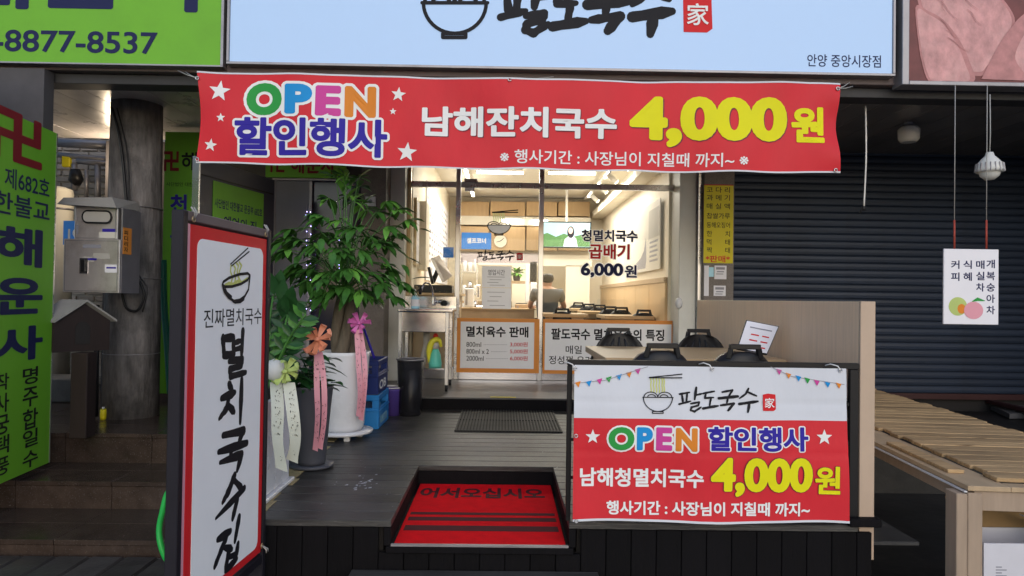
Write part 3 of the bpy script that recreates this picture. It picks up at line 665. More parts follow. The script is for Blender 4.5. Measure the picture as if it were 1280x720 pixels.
nt_ = thing('door_notice','two white laminated notices taped below the logo on the glass door','notice',(GS.uv(620,360)[0],GY-.005,GS.uv(620,386)[1]))
for k,(y0,y1) in enumerate(((333,359.3),(360,386))):
    b = GS.box(602.5,y0,639,y1); MB().slab(GS,*b,0,.002).build('sheet','thin_paper',nt_)
    if k == 0: letter('영업시간',GS,(610,337,631,344),'ink_navy',nt_,.0,.0024)
    mb = MB()
    for j in range(4): 
        yy = y0+(13 if k == 0 else 5)+j*(3.4 if k == 0 else 5.5); bb = GS.box(609+j%2*3,yy,631-j%3*4,yy+.55); mb.slab(GS,*bb,.0021,.0024)
    mb.build('printed_line','ink_grey',nt_)
def orange_sign(label, outer, inner):
    u0,u1,v0,v1 = GS.box(*outer); t = thing('price_board',label,'sign',((u0+u1)/2,GY-.03,v0))
    pl = PF(GY-.034); MB().slab(pl,*pl.box(*outer),-.004,.004).build('orange_border','orange_frame',t,bev=.001); MB().slab(pl,*pl.box(*inner),.004,.006).build('white_face','board_white',t)
    return t, pl
t, pl = orange_sign('orange framed anchovy broth price board on the glass door',(571,398,674,466),(575.5,402.5,667.5,460.5))
letter('멸치육수 판매',pl,(582.7,408,660.5,421.5),'ink_black',t,.03,.0065)
for row,(a,x1,pz) in enumerate((('800ml',601.5,'3,000원'),('800ml x 2',611,'5,000원'),('2000ml',604.6,'6,000원'))):
    y = 430.5+row*8.7; letter(a,pl,(583,y-3,x1,y+3),'ink_black',t,.006,.0065); letter(pz,pl,(637.5,y-3,659.5,y+3.2),'print_red',t,.012,.0065)
    mb = MB(); 
    x = x1+3
    while x < 634: mb.slab(pl,*pl.box(x,y,x+1,y+.6),.0064,.0067); x += 2
    mb.build('dotted_line','ink_grey',t)
t, pl = orange_sign('wide orange framed board about broth features right of the door',(678.5,400,843,468),(681,404.5,839,463.5))
letter('팔도국수 멸치육수의 특징',pl,(689,411,830,425.5),'ink_black',t,.03,.0065)
letter('매일 아침',pl,(707,432,752,442.5),'ink_black',t,.01,.0065); letter('정성껏 우려낸',pl,(686,445,751,455.5),'ink_black',t,.01,.0065)
# door chime on right pilaster
p = atY(848,379,7.38); tag(MB().lathe((0,0,0),[(.001,0),(.035,.004),(.04,.02),(.03,.04),(.001,.046)],16).build('door_bell','pot_white'),'small round white device on the pilaster by the glass front','door bell')
o = bpy.data.objects['door_bell']; o.location = p; o.rotation_euler = (R(90),0,0); o.scale = (1,1.5,1)
# yellow list on the right granite pillar
u0,u1,v0,v1 = GPR.box(879.5,232,916,329)
yl = thing('yellow_price_list','narrow yellow seafood list sign on the right granite pillar','sign',((u0+u1)/2,7.25,v0))
MB().slab(GPR,u0,u1,v0,v1,.001,.012).build('board','sign_yellow',yl); MB().slab(GPR,u0,u1,v1+.001,v1+.008,.001,.014).build('top_edge','print_red',yl)
for body,cy in (('코 다 리',237.5),('과 메 기',247.3),('매 실 액',258),('찹쌀가루',270),('동해오징어',281.5),('한       치',292.3),('먹       태',302.7),('짝       태',312.8)):
    letter(body,GPR,(883,cy-3.6,912,cy+3.6),'ink_black',yl,.008,.0125)
letter('*판매*',GPR,(881.5,319.5,912,328),'print_red',yl,.02,.0125)
for lb,(a,b_,c_,d) in (('small white sticker just below the yellow list sign',(893,332,908,349)),('lower white sticker on the granite pillar above the partition',(892,357,907,370))):
    t = tag(MB().slab(GPR,*GPR.box(a,b_,c_,d),.001,.003).build('sticker','paper'),lb,'sticker'); MB().slab(GPR,*GPR.box(a+2,b_+2,c_-2,b_+5),.0031,.0036).slab(GPR,*GPR.box(a+3,b_+7,c_-3,b_+8.3),.0031,.0036).slab(GPR,*GPR.box(a+2,b_+10,c_-4,b_+11),.0031,.0036).build('printed_line','ink_grey',t)
tag(MB().slab(GPR,*GPR.box(880,332,886,370),.001,.003).build('sticker','paper'),'tall narrow torn white sticker at the left edge of the granite pillar','sticker')
tag(MB().slab(GPR,*GPR.box(886,334,892,346),.0035,.005).build('sticker','soap_blue'),'small light blue shiny sticker beside the white sticker on the granite','sticker')
# ---------------- interior
LX, RXW, BYW, CZ = -1.0, 1.80, 13.0, 3.34
struct(MB().box(LX-.1,7.76,FZ,LX,BYW,CZ).build('shop_left_wall','cream_wall')); struct(MB().box(RXW,7.76,FZ,RXW+.1,BYW,CZ).build('shop_right_wall','cream_wall'))
struct(MB().box(LX-.1,BYW,FZ,RXW+.1,BYW+.1,CZ).build('shop_back_wall','cream_wall')); struct(MB().box(LX-.1,7.6,CZ,RXW+.1,BYW+.1,CZ+.1).build('shop_ceiling','ceiling_white'))
wn = thing('wall_panelling','pale oak wainscot along the right wall inside the shop','panelling',(RXW,10,FZ))
y = 7.78
while y < 12.9: MB().box(RXW-.03,y+.003,FZ,RXW-.001,y+.85,1.70).build('panel','cabinet',wn); y += .86
MB().box(RXW-.045,7.78,1.702,RXW-.001,12.95,1.76).build('cap_rail','table_side',wn,bev=.003)
tag(MB().box(RXW-.22,7.8,2.98,RXW-.001,12.95,3.08).build('wall_ledge','ceiling_white'),'cream box ledge running high along the right shop wall','ledge')
BW = PF(BYW-.35)
cb = thing('wall_cabinet','row of pale oak overhead panels on the rear wall of the shop','cabinet',(0,BYW-.35,2.3))
for x0,x1 in ((574,612),(613,657),(658,697),(698,738)):
    for y0,y1 in ((252,270),(283,313)):
        MB().slab(BW,*BW.box(x0,y0,x1-.6,y1),-.3,0).build('door_panel','cabinet',cb,bev=.003)
MB().slab(BW,*BW.box(574,271,738,282),-.32,.02).build('middle_shelf','ceiling_white',cb)
t = thing('self_corner_sign','blue self service corner sign on the rear wall','sign',(BW.uv(595,305)[0],BYW-.37,2.4)); MB().slab(BW,*BW.box(577,291,614,311.5),.01,.03).build('board','blue_sign',t); letter('셀프코너',BW,(583.5,297.5,607.5,304.5),'print_white',t,.03,.032)
cu, cv = BW.uv(625.5,301.5); t = thing('wall_clock','round cream wall clock beside the blue sign on the rear wall','clock',(cu,BYW-.36,cv-.12))
MB().prism(BW,[(cu+.125*math.cos(a),cv+.125*math.sin(a)) for a in [k*math.pi/12 for k in range(24)]],.005,.03).build('clock_rim','table_side',t); MB().prism(BW,[(cu+.112*math.cos(a),cv+.112*math.sin(a)) for a in [k*math.pi/12 for k in range(24)]],.03,.034).build('clock_face','ceiling_white',t)
mb = MB(); ribbon(mb,[(cu,cv,.006),(cu+.06,cv+.05,.004)],BW,.036); ribbon(mb,[(cu,cv,.005),(cu-.07,cv-.02,.004)],BW,.037); mb.build('clock_hand','ink_black',t)
# tv
TP = PF(11.9); b = TP.box(677,277,739,310)
tv = thing('wall_television','flat television showing a news reporter near the rear wall','television',((b[0]+b[1])/2,11.9,b[2])); MB().slab(TP,*b,-.05,0).build('bezel','black_plastic',tv,bev=.004)
MB().slab(TP,*TP.box(678.5,278.5,737.5,308.5),.001,.002).build('screen','screen_sky',tv); 
uvs = [TP.uv(*p) for p in [(678.5,308),(737,308.5),(737.3,298),(728,293),(716,296),(705,292),(695,296),(684,291),(678.7,293)]]; MB().poly(TP,uvs,.0028).build('screen_landscape','screen_green',tv,recalc=False)
uvs = [TP.uv(*p) for p in [(704,308),(722,308.5),(720,298),(716,295),(711,295),(706,299)]]; MB().poly(TP,uvs,.0034).build('screen_figure','screen_shirt',tv,recalc=False)
cu,cv = TP.uv(713.5,289.5); MB().poly(TP,[(cu+.06*math.cos(a),cv-.01+.10*math.sin(a)) for a in [k*math.pi/8 for k in range(16)]],.004).build('screen_hair','screen_dark',tv,recalc=False); MB().poly(TP,[(cu-.004+.038*math.cos(a),cv+.015+.055*math.sin(a)) for a in [k*math.pi/8 for k in range(16)]],.0046).build('screen_face','screen_skin',tv,recalc=False)
MB().bar(TP.P((b[0]+b[1])/2,b[3],-.03),TP.P((b[0]+b[1])/2,CZ-.002,-.03),.04).build('hanger','track_white',tv)
# ceiling tubes
def tube_light(px0,px1,py,label):
    Y = None
    d = ray((px0+px1)/2,py); Y = (3.27-1.5)/d.z*d.y; 
    a = atY(px0,py,Y); b = atY(px1,py,Y); Y = max(Y, 8.0)
    t = thing('ceiling_light',label,'ceiling light',((a.x+b.x)/2,Y,3.27),0,'linear ceiling lamps inside the shop')
    MB().box(a.x,Y-.03,3.30,b.x,Y+.03,CZ-.001).build('housing','track_white',t); MB().box(a.x,Y-.028,3.27,b.x,Y+.028,3.299).build('diffuser','lamp_tube',t)
    return t
def area(x,y,z,sx,sy,e,par=None,col=(1,.93,.81)):
    l = bpy.data.lights.new('lamp_glow','AREA'); l.shape = 'RECTANGLE'; l.size = sx; l.size_y = sy; l.energy = e; l.color = col
    o = bpy.data.objects.new('lamp_glow',l); C.objects.link(o); o.location = (x,y,z)
    if par: o.parent = par; o.location = (x-par.location.x,y-par.location.y,z-par.location.z)
    return o
for i,(a,b,yy,lb) in enumerate(((596,654,217,'lit linear ceiling lamp seen through the left door glass'),(686,744,218,'lit linear ceiling lamp above the right glass pane'),(627,652,276,'small lit lamp strip over the rear cabinets left of centre'),(664,684,277,'small lit lamp strip over the rear cabinets beside the television'))):
    if i < 2:
        t = tube_light(a,b,yy,lb); area(t.location.x,t.location.y+.3,3.25,.8,.3,25,t)
    else:
        q = BW.box(a,yy-1.3,b,yy+1.3); t = thing('ceiling_light',lb,'ceiling light',((q[0]+q[1])/2,BYW-.38,q[2]),0,'linear ceiling lamps inside the shop'); MB().slab(BW,*q,.05,.09).build('diffuser','lamp_tube',t); MB().slab(BW,q[0],q[1],q[3]+.001,q[3]+.03,.021,.1).build('housing','track_white',t)
# track lights
for side,(ax,ay,bx,by,lb) in enumerate(((585,212,603,292,'left ceiling track with lit spot tubes inside the shop'),(762,212,706,282,'right ceiling track with white lit spotlights inside the shop'))):
    zt_ = 3.25
    def onz(px,py): return atZ(px,py,zt_)
    A_ = onz(ax,ay); A_ = Vector((A_.x,max(A_.y,8.0),zt_)); B_ = onz(bx,by); B_.y = min(B_.y,12.6); X = (onz((ax+bx)/2,(ay+by)/2)).x
    t = thing('track_light',lb,'track light',(X,10,zt_)); MB().box(X-.02,8.0,zt_,X+.02,12.4,zt_+.03).build('track','track_white',t)
    for k in range(4):
        y = 8.6+k*.95
        if side == 0: o = MB().box(X-.02,y,zt_-.03,X+.02,y+.6,zt_-.002).build('lit_tube','lamp_spot',t)
        else:
            MB().bar((X,y,zt_),(X,y,zt_-.07),.02).build('stem','track_white',t); h = MB().tube([(X-.03,y,zt_-.06),(X+.09,y+.04,zt_-.15)],.035,10).build('spot_head','track_white',t)
            MB().tube([(X+.091,y+.041,zt_-.151),(X+.096,y+.043,zt_-.155)],.03,10).build('lens','lamp_spot',h)
            MB().box(X-.018,y+.12,zt_-.03,X+.018,y+.5,zt_-.002).build('lit_tube','lamp_spot',t)
    area(X,10.3,zt_-.2,.3,3.2,18 if side == 0 else 34,t)
# wall pictures, menu board
LWp = Plane((LX+.001,7.8),(LX+.001,13)); 
def wallq(pl, x0,y0,x1,y1): return pl.box(x0,y0,x1,y1)
mbd = thing('wall_menu','large white menu board with rows of small print on the left shop wall','menu board',(LX,10,1.8))
MB().slab(LWp,1.2,4.6,1.72,2.98,.0,.02).build('board','paper',mbd)
mb = MB(); random.seed(5)
for c_ in range(11):
    for r_ in range(11):
        if random.random() < .12: continue
        u = 1.26+c_*.3; v = 2.9-r_*.1; mb.slab(LWp,u,u+random.uniform(.1,.2),v-.035,v,.0205,.0215)
mb.build('printed_line','alu_dull',mbd)
pt = thing('framed_picture','framed glossy picture on the left shop wall near the front','picture',(LX,8.15,1.95)); MB().slab(LWp,.06,.34,1.85,2.60,.0,.03).build('frame','brass_frame',pt); MB().slab(LWp,.09,.31,1.88,2.57,.03,.032).build('print','paper',pt)
tag(MB().slab(LWp,.5,.86,1.82,2.62,.0,.09).build('wall_locker','ceiling_white',bev=.004),'cream wall cupboard between the picture and the menu board','cupboard')
RWp = Plane((RXW-.032,13),(RXW-.032,7.8))
ps = thing('wall_poster','large ink painting poster with a photo column on the right shop wall','poster',(RXW-.03,9,1.85))
b = (13-10.4, 13-8.0, 1.86, 2.66)
MB().slab(RWp,*b,.0,.012).build('sheet','poster_cream',ps); MB().slab(RWp,b[1]-.62,b[1]-.02,2.24,2.58,.012,.014).build('photo','poster_grey',ps)
uv = [(b[0]+.5,1.9),(b[0]+1.6,1.9),(b[0]+1.66,2.0),(b[0]+1.62,2.28),(b[0]+1.5,2.12),(b[0]+1.3,2.04),(b[0]+.9,1.97)]; MB().poly(RWp,uv,.013).build('ink_mountain','ink_grey',ps,recalc=False)
mb = MB()
for j in range(5): mb.slab(RWp,b[1]-.55,b[1]-.1-.05*(j%2),2.18-j*.055,2.205-j*.055,.013,.014)
mb.build('printed_line','ink_grey',ps)
# counter with pos
ct = thing('service_counter','pale wooden service counter behind the left window','counter',(-.75,8.6,FZ)); MB().box(LX+.01,7.85,FZ,LX+.45,9.4,1.52).build('counter_body','table_side',ct,bev=.004); MB().box(LX+.005,7.8,1.521,LX+.5,9.45,1.55).build('counter_top','table_wood',ct,bev=.004)
pz = thing('pos_terminal','tilted touch screen terminal on the service counter','terminal',(-.7,8.35,1.55)); 
a = atY(551,340,8.3)
mb = MB(); q = [atY(541,322,8.1),atY(549,318,8.2),atY(566,345,8.2),atY(556,352,8.1)]; th = Vector((-.03,.0,-.012)); mb.add([*q,*[v+th for v in q]],[(0,1,2,3),(7,6,5,4),(0,4,5,1),(1,5,6,2),(2,6,7,3),(3,7,4,0)]); mb.build('screen','steel_box',pz,bev=.004)
MB().bar(atY(548,336,8.3),atY(541,353,8.3),.05,.05).build('stand','black_plastic',pz); MB().bar(atY(536,334,8.2),atY(541,355,8.2),.07,.03).build('rear_display','black_plastic',pz)
MB().box(atY(519,356,8.1).x,8.0,1.551,atY(566,356,8.1).x,8.3,1.64).build('printer_box','black_plastic',pz,bev=.006)
tag(MB().slab(PF(GY+.02),*PF(GY+.02).box(554,309,567,322),0,.003).build('sticker','blue_sign'),'small blue sticker on the left window beside the door post','sticker')
# kitchen clutter
kp = thing('steel_rack','steel kitchen rack with stacked cups behind the glass door','rack',(-.45,11.0,FZ))
RKp = PF(11.2); b = RKp.box(577,334,596,395)
for uu in (b[0],b[1]): MB().slab(RKp,uu-.012,uu+.012,FZ,b[3]+.15,-.01,.01).build('post','steel',kp)
for vv in (1.25,1.55,1.9): MB().slab(RKp,b[0],b[1]+.02,vv,vv+.02,-.35,.0).build('shelf','steel',kp)
random.seed(9)
for k in range(9):
    u = b[0]+.04+(k%3)*.085; v = (1.27,1.57,1.92)[k//3]; c = RKp.P(u,v,-.1); h = random.uniform(.1,.2)
    tag(MB().lathe(c,[(.03,0),(.034,h*.6),(.028,h)],10).build('steel_cup',random.choice(['steel','pot_white','track_white'])),'steel or pale cup on the %s shelf of the kitchen rack, %s' % (('lowest','middle','top')[k//3],('left end','middle of the row','right end')[k%3]),'cup','vessels on the kitchen rack')
fr = thing('kitchen_partition','pale kitchen partition with a serving opening at the rear','partition',(.1,12,FZ))
q = PF(12.2).box(572,318,740,332); MB().slab(PF(12.2),q[0],q[1],q[2],q[3],-.05,0).build('header','ceiling_white',fr)
q = PF(12.2).box(640,332,664,400); MB().slab(PF(12.2),q[0],q[1],FZ,q[3],-.05,0).build('panel','cream_wall',fr)
q = PF(12.2).box(707,332,737,400); MB().slab(PF(12.2),q[0],q[1],FZ,q[3],-.05,0).build('panel','ceiling_white',fr)
q = PF(12.2).box(572,360,640,400); MB().slab(PF(12.2),q[0],q[1],FZ,1.45,-.05,0).build('low_wall','table_side',fr)
t = thing('water_dispenser','tall white water dispenser standing left of the seated person','dispenser',(.55,11,FZ)); P1 = PF(11.0); MB().slab(P1,*P1.box(657,330,662,378),-.2,0).build('column','pot_white',t,bev=.01); MB().slab(P1,*P1.box(663,327,671,352),-.2,0).build('upper_unit','black_plastic',t,bev=.01); MB().slab(P1,*P1.box(663,353,671,382),-.2,0).build('lower_unit','pot_white',t,bev=.01)
for i,(px,py,w_,h_,m,lb) in enumerate(((586,372,12,24,'pot_white','white appliance standing at the kitchen counter'),(606,388,22,12,'steel','steel tray stack on the kitchen counter behind the notices'),(628,386,16,14,'black_plastic','dark appliance on the kitchen counter right of the notices'),(652,386,16,12,'table_side','wooden cutlery box on the kitchen counter'),(598,365,6,18,'steel','tall steel pot beside the white appliance'))):
    q = PF(10.2+i*.12).box(px-w_/2,py-h_/2,px+w_/2,py+h_/2); t = thing(('kitchen_appliance','tray_stack','kitchen_appliance','cutlery_box','steel_pot')[i],lb,'kitchenware',((q[0]+q[1])/2,10.2+i*.12,q[2]))
    pl = PF(10.2+i*.12); MB().slab(pl,*q,-.25,0).build('body',m,t,bev=.01); MB().slab(pl,q[0]+.01,q[1]-.01,q[3]+.001,q[3]+.012,-.24,-.01).build('lid','black_plastic' if m != 'black_plastic' else 'steel',t); MB().slab(pl,q[0]+.02,q[0]+.05,q[2]+.03,q[3]-.03,.001,.01).build('handle','alu_dull',t)
q0 = PF(10.0).box(572,386,668,400); t = thing('kitchen_counter','long low wooden counter carrying kitchenware behind the door','counter',(.0,10.2,FZ)); MB().box(q0[0],10.0,FZ,q0[1],10.9,1.34).build('counter_body','table_side',t); MB().box(q0[0]-.02,9.98,1.341,q0[1]+.02,10.92,1.36).build('counter_top','table_wood',t)
# ---------------- tables and chairs
def table(x0,x1,y0,y1,z0,h,label,group):
    t = thing('dining_table',label,'table',((x0+x1)/2,(y0+y1)/2,z0),0,group)
    MB().box(x0,y0,z0+h-.04,x1,y1,z0+h).build('tabletop','table_wood',t,bev=.003)
    MB().box(x0+.05,y0+.05,z0+h-.10,x1-.05,y1-.05,z0+h-.041).build('apron','table_side',t)
    for sx in (x0+.05,x1-.05):
        for sy in (y0+.05,y1-.05): MB().box(sx-.03,sy-.03,z0,sx+.03,sy+.03,z0+h-.101).build('leg','black_metal',t)
    return t
def make_chair():
    t = thing('dining_chair','x','chair',(0,0,0))
    # local coords: back at -y, faces +y
    mb = MB(); n = 14
    def ring(z, w_, d, yo): return [(w_/2*math.copysign(abs(math.cos(a))**.6,math.cos(a)), yo+d/2*math.copysign(abs(math.sin(a))**.8,math.sin(a))+.05*(math.cos(a)**2), z) for a in [2*math.pi*k/n for k in range(n)]]
    rows = [(.44,.40,.05,-.19),(.50,.42,.055,-.20),(.57,.40,.055,-.205),(.63,.35,.055,-.21),(.68,.29,.055,-.212),(.712,.23,.05,-.213),(.730,.16,.04,-.214),(.737,.09,.02,-.214)]
    base = 0; vs=[]; fs=[]
    for r_ in rows: vs += ring(*r_)
    for i in range(len(rows)-1):
        for k in range(n): fs.append((i*n+k,i*n+(k+1)%n,(i+1)*n+(k+1)%n,(i+1)*n+k))
    fs.append(tuple(range(n))[::-1]); fs.append(tuple((len(rows)-1)*n+k for k in range(n)))
    mb.add(vs,fs,True).build('backrest','black_plastic',t)
    for k in range(-2,3):                             # upholstery channels
        MB().tube([(k*.06,-.172,.46),(k*.062,-.166,.56),(k*.052,-.178,.65),(k*.034,-.195,.712-abs(k)*.008)],.010,6).build('quilt_rib','black_plastic',t)
    hb = MB(); hb.bar((-.082,-.214,.70),(-.07,-.218,.755),.022,.026).bar((.082,-.214,.70),(.07,-.218,.755),.022,.026).bar((-.079,-.218,.762),(.079,-.218,.762),.026,.026); hb.build('handle','black_plastic',t,bev=.003)
    MB().box(-.21,-.17,.41,.21,.22,.46).build('seat','black_plastic',t,bev=.018,seg=2)
    for sx in (-1,1):
        for sy in (-1,1): MB().tube([(sx*.18,sy*.17,.41),(sx*.20,sy*.20,0)],.011,8).build('leg','black_metal',t)
    return t
ch0 = make_chair()
first = [True]
def chair(x,y,z,rz,label,group):
    if first[0]: first[0] = False; ch0.location = (x,y,z); ch0.rotation_euler = (0,0,rz); ch0['label'] = label; ch0['group'] = group; return ch0
    return copy_thing(ch0,(x,y,z),rz,label,group)
TZ = .67
a = atZ(757,447,DZ+TZ); b = atZ(986,449,DZ+TZ); c_ = atZ(742,432.5,DZ+TZ)
table(a.x,min(b.x,1.585),a.y,c_.y,DZ,TZ,'pale wooden table on the deck behind the hanging banner','tables')
gd = 'black chairs around the deck table'
for px,py,Yb,back,lb in ((828,434,3.60,0,'black chair nearest the camera left of centre behind the deck banner'),(931,434,3.60,0,'black chair in front of the leaning price card on the deck'),(773,413,5.0,1,'black chair beyond the deck table before the orange broth board'),(873,417,5.0,1,'black chair beyond the deck table before the white pilaster')):
    X = atY(px,py,Yb).x; yo = Yb+.218 if not back else Yb-.218
    chair(X,yo,DZ if not back else DZ+.02,0 if not back else math.pi,lb,gd)
gi = 'black chairs inside the shop'
table(atY(757,395,8.1).x,RXW-.06,8.15,8.9,FZ,.70,'nearest wooden table inside the shop on the right','tables')
table(atY(731,388,9.4).x,RXW-.35,9.7,10.35,FZ,.72,'second wooden table inside the shop on the right','tables')
table(atY(715,382,10.9).x,RXW-.45,11.0,11.6,FZ,.74,'rearmost wooden table inside by the white panel','tables')
table(atY(679,395,8.5).x,atY(733,395,8.5).x,8.3,9.0,FZ,.71,'wooden table inside just behind the middle glass post','tables')
for px,Yb,lb in ((805,8.2,'black chair at the nearest inside table on the right'),(703,8.35,'black chair at the inside table behind the middle glass post'),(777,9.3,'second black chair along the inside right wall'),(763,9.6,'third black chair inside beside the second right table'),(750,10.3,'small black chair inside between the second and rear tables'),(736.5,10.8,'small black chair left of the rear inside table'),(723,11.6,'farthest small black chair inside by the white panel')):
    chair(atY(px,385,Yb).x, Yb+.218, FZ+(.0 if Yb < 9 else .03*(Yb-8.5)/1.5), 0, lb, gi)
# leaning price card
LC = [atY(933,400,4.02),atY(974,408,4.02),atY(959,443,3.92),atY(921,436,3.92)]
t = thing('price_card','white price card with black edge leaning on the deck table','card',((LC[2]+LC[3])/2))
nn = (LC[1]-LC[0]).cross(LC[3]-LC[0]).normalized(); nn = nn if nn.y < 0 else -nn
def quadslab(q, n_, t0, t1): return MB().add([p+n_*t0 for p in q]+[p+n_*t1 for p in q],[(0,1,2,3),(7,6,5,4),(0,4,5,1),(1,5,6,2),(2,6,7,3),(3,7,4,0)])
quadslab(LC,nn,-.012,0).build('backing','black_plastic',t)
cen = sum(LC,Vector())/4; q = [cen+(p-cen)*.95 for p in LC]; quadslab(q,nn,.0005,.002).build('paper_face','paper',t)
du = (q[1]-q[0]); dv = (q[3]-q[0]); mb = MB(); mr_ = MB()
for j,(a_,b_) in enumerate(((.15,.85),(.25,.5),(.6,.82),(.25,.5),(.6,.82),(.25,.5),(.6,.8))):
    v = [.18,.42,.42,.62,.62,.82,.82][j]; (mb if j == 0 else mr_).add([q[0]+du*a_+dv*v+nn*.003, q[0]+du*b_+dv*v+nn*.003, q[0]+du*b_+dv*(v+.045)+nn*.003, q[0]+du*a_+dv*(v+.045)+nn*.003],[(0,1,2,3)])
mb.build('printed_line','ink_grey',t,recalc=False); mr_.build('price_line','print_red',t,recalc=False)
# ---------------- partition, fence, deck banner
pa = atY(1074,500,DF+.03).x; pb = atY(1092,500,DF+.03).x
YE = 5.9; zt2 = atY(1083,377,DF).z; zb = atY(1083,702,DF).z
pn = thing('wood_partition','tall pale oak partition along the right side of the deck','partition',((pa+pb)/2,4.5,.3))
ya = DF+.04; nseg = 3
for i in range(nseg):
    y0_ = ya+(YE-ya)*i/nseg; y1_ = ya+(YE-ya)*(i+1)/nseg
    MB().box(pa,y0_+.001,zb+.2 if i else zb,pb,y1_-.001,zt2).build('panel','laminate',pn,bev=.001)
MB().box(pa-.001,ya-.02,zb,pb+.001,ya-.0005,zt2+.001).build('end_board','laminate_edge',pn,bev=.002)
MB().box(pa+.02,ya,.0,pb-.005,ya+.05,zb-.001).build('foot','black_metal',pn)
FYq = DF+.035; FP = PF(FYq)
fc = thing('metal_fence','black metal rail fence at the front edge of the deck','fence',(1,FYq,DZ))
fx0 = FP.uv(711,550)[0]; fx1 = FP.uv(1066,550)[0]; zt3 = FP.uv(711,457)[1]
for uu in (fx0,(fx0+fx1)/2): MB().slab(FP,uu-.011,uu+.011,DZ,zt3,-.011,.011).build('post','black_metal',fc,bev=.002)
MB().slab(FP,fx1-.02,fx1+.02,DZ,zt3-.0,-.012,.012).build('post','black_metal',fc,bev=.002)
MB().slab(FP,fx0-.011,fx1+.02,zt3+.001,zt3+.028,-.014,.014).build('top_rail','black_metal',fc,bev=.002)
for py in (503,551,598): 
    vv = FP.uv(880,py)[1]; MB().slab(FP,fx0,fx1-.021,vv-.007,vv+.007,-.007,.007).build('rail','black_metal',fc)
    MB().slab(FP,fx1-.03,pa-.002,vv-.012,vv+.012,-.20,-.013).build('shelf_slat','black_metal',fc)
vv = FP.uv(1075,646)[1]; MB().box(fx1-.04,DF-.03,DZ+.001,pb+.01,DF+.018,DZ+.035).build('base_rail','deck_face',fc,bev=.003)
NP = PF(DF-.045)
u0,u1,v0,v1 = NP.box(717,458.5,1059,652)
def nw(u,v):
    a = .006*math.sin(u*7+1)+.004*math.sin(v*13+u*3)+.003*math.sin(u*19+v*5)
    a += -.003*math.exp(-((u-(u0+u1)/2)/.012)**2) + -.0025*math.exp(-((v-v0-.52)/.012)**2) -.0025*math.exp(-((v-v0-.3)/.010)**2)
    return a
def nedge(u,v):
    k = (v-v0)/(v1-v0); t = (u-u0)/(u1-u0); return u+(1-k)*.022*t-.006*t, v+.004*math.sin(t*9)*(k<.01)
nb = thing('deck_banner','square white and red opening discount banner tied to the deck fence','banner',((u0+u1)/2,DF-.045,v0))
vm = NP.uv(888,524.5)[1]
cloth(NP,u0,u1,v0,vm,nw,'cloth_red',nb,'red_fabric',90,30,edge=lambda u,v: nedge(u,v)); cloth(NP,u0,u1,vm,v1,nw,'cloth_white',nb,'white_fabric',90,18,edge=lambda u,v: nedge(u,v))
mb = MB(); ribbon(mb,[(*nedge(u0+(u1-u0)*i/60,v0),.005) for i in range(61)],NP,.002,nw); mb.build('hem','cloth_white',nb,recalc=False)
logo(NP, lambda x,y: (780+x/6.4,460+y/6.4), .0098, nb, .003, nw)
for ch, bx, m in (('O',(760.5,533.5,793,563),'print_green'),('P',(796,534,816,563),'print_sky'),('E',(820,534,840,563.5),'print_pink'),('N',(844,534.5,871,564),'print_orange')):
    letter(ch, NP, bx, m, nb, .055, .003, ('print_white',.06), nw)
letter('할인행사',NP,(884,533.5,1011,564),'print_blue',nb,.035,.003,('print_white',.05),nw)
letter('남해청멸치국수',NP,(725,585.5,879,609),'print_white',nb,.03,.004,None,nw)
letter('4,000',NP,(888,572,1016,621),'print_yellow',nb,.045,.004,('ink_shadow',.015),nw); letter('원',NP,(1019,583,1050,618),'print_yellow',nb,.03,.004,('ink_shadow',.015),nw)
letter('행사기간 : 사장님이 지칠때 까지~',NP,(758,627,1013,644.5),'print_white',nb,.028,.004,None,nw)
star(NP,741,546,9.5,'print_white',nb,.003,nw); star(NP,1031,547,10,'print_white',nb,.003,nw)
cols = ['print_orange','print_sky','print_pink','print_green','print_sky','print_orange','print_pink']
for sidx,(ln,fl_) in enumerate((((80,118,200,106,362,55),((97,122),(138,119),(178,111),(213,104),(252,96),(290,86),(323,74))),((818,55,900,92,1096,122),((1074,127),(1032,123),(992,116),(957,108),(924,100),(886,90),(850,75))))):
    def bp(x,y): return NP.uv(690+x/3,440+y/3)
    mb = MB(); ribbon(mb,[(*bp(ln[0],ln[1]),.0012),(*bp(ln[2],ln[3]),.0012),(*bp(ln[4],ln[5]),.0012)],NP,.004,nw); mb.build('bunting_string','ink_grey',nb,recalc=False)
    for k,(x,y) in enumerate(fl_):
        uv = [bp(x-11,y-10+ (3 if sidx==0 else -3)),bp(x+11,y-10-(3 if sidx==0 else -3)),bp(x+2,y+11)]
        MB().add([NP.P(a_,b_,.0045+nw(a_,b_)) for a_,b_ in uv],[(0,2,1)]).build('bunting_flag',cols[k],nb,recalc=False)
for px,py in ((719,459),(890,459.5),(1050,461),(720,543),(720,649)):
    u,v = NP.uv(px,py); c = NP.P(u,v-.006,.006+nw(u,v)); MB().tube([c+Vector((math.cos(a_)*.007,0,math.sin(a_)*.007)) for a_ in [k*math.pi/5 for k in range(11)]],.0025,6).build('grommet','alu',nb)
    if py < 500: MB().tube([c,c+Vector((-.012,0,.018)),c+Vector((-.03,.03,.024)),c+Vector((-.045,.05,.016))],.0028,5).build('tie_cord','print_white',nb)
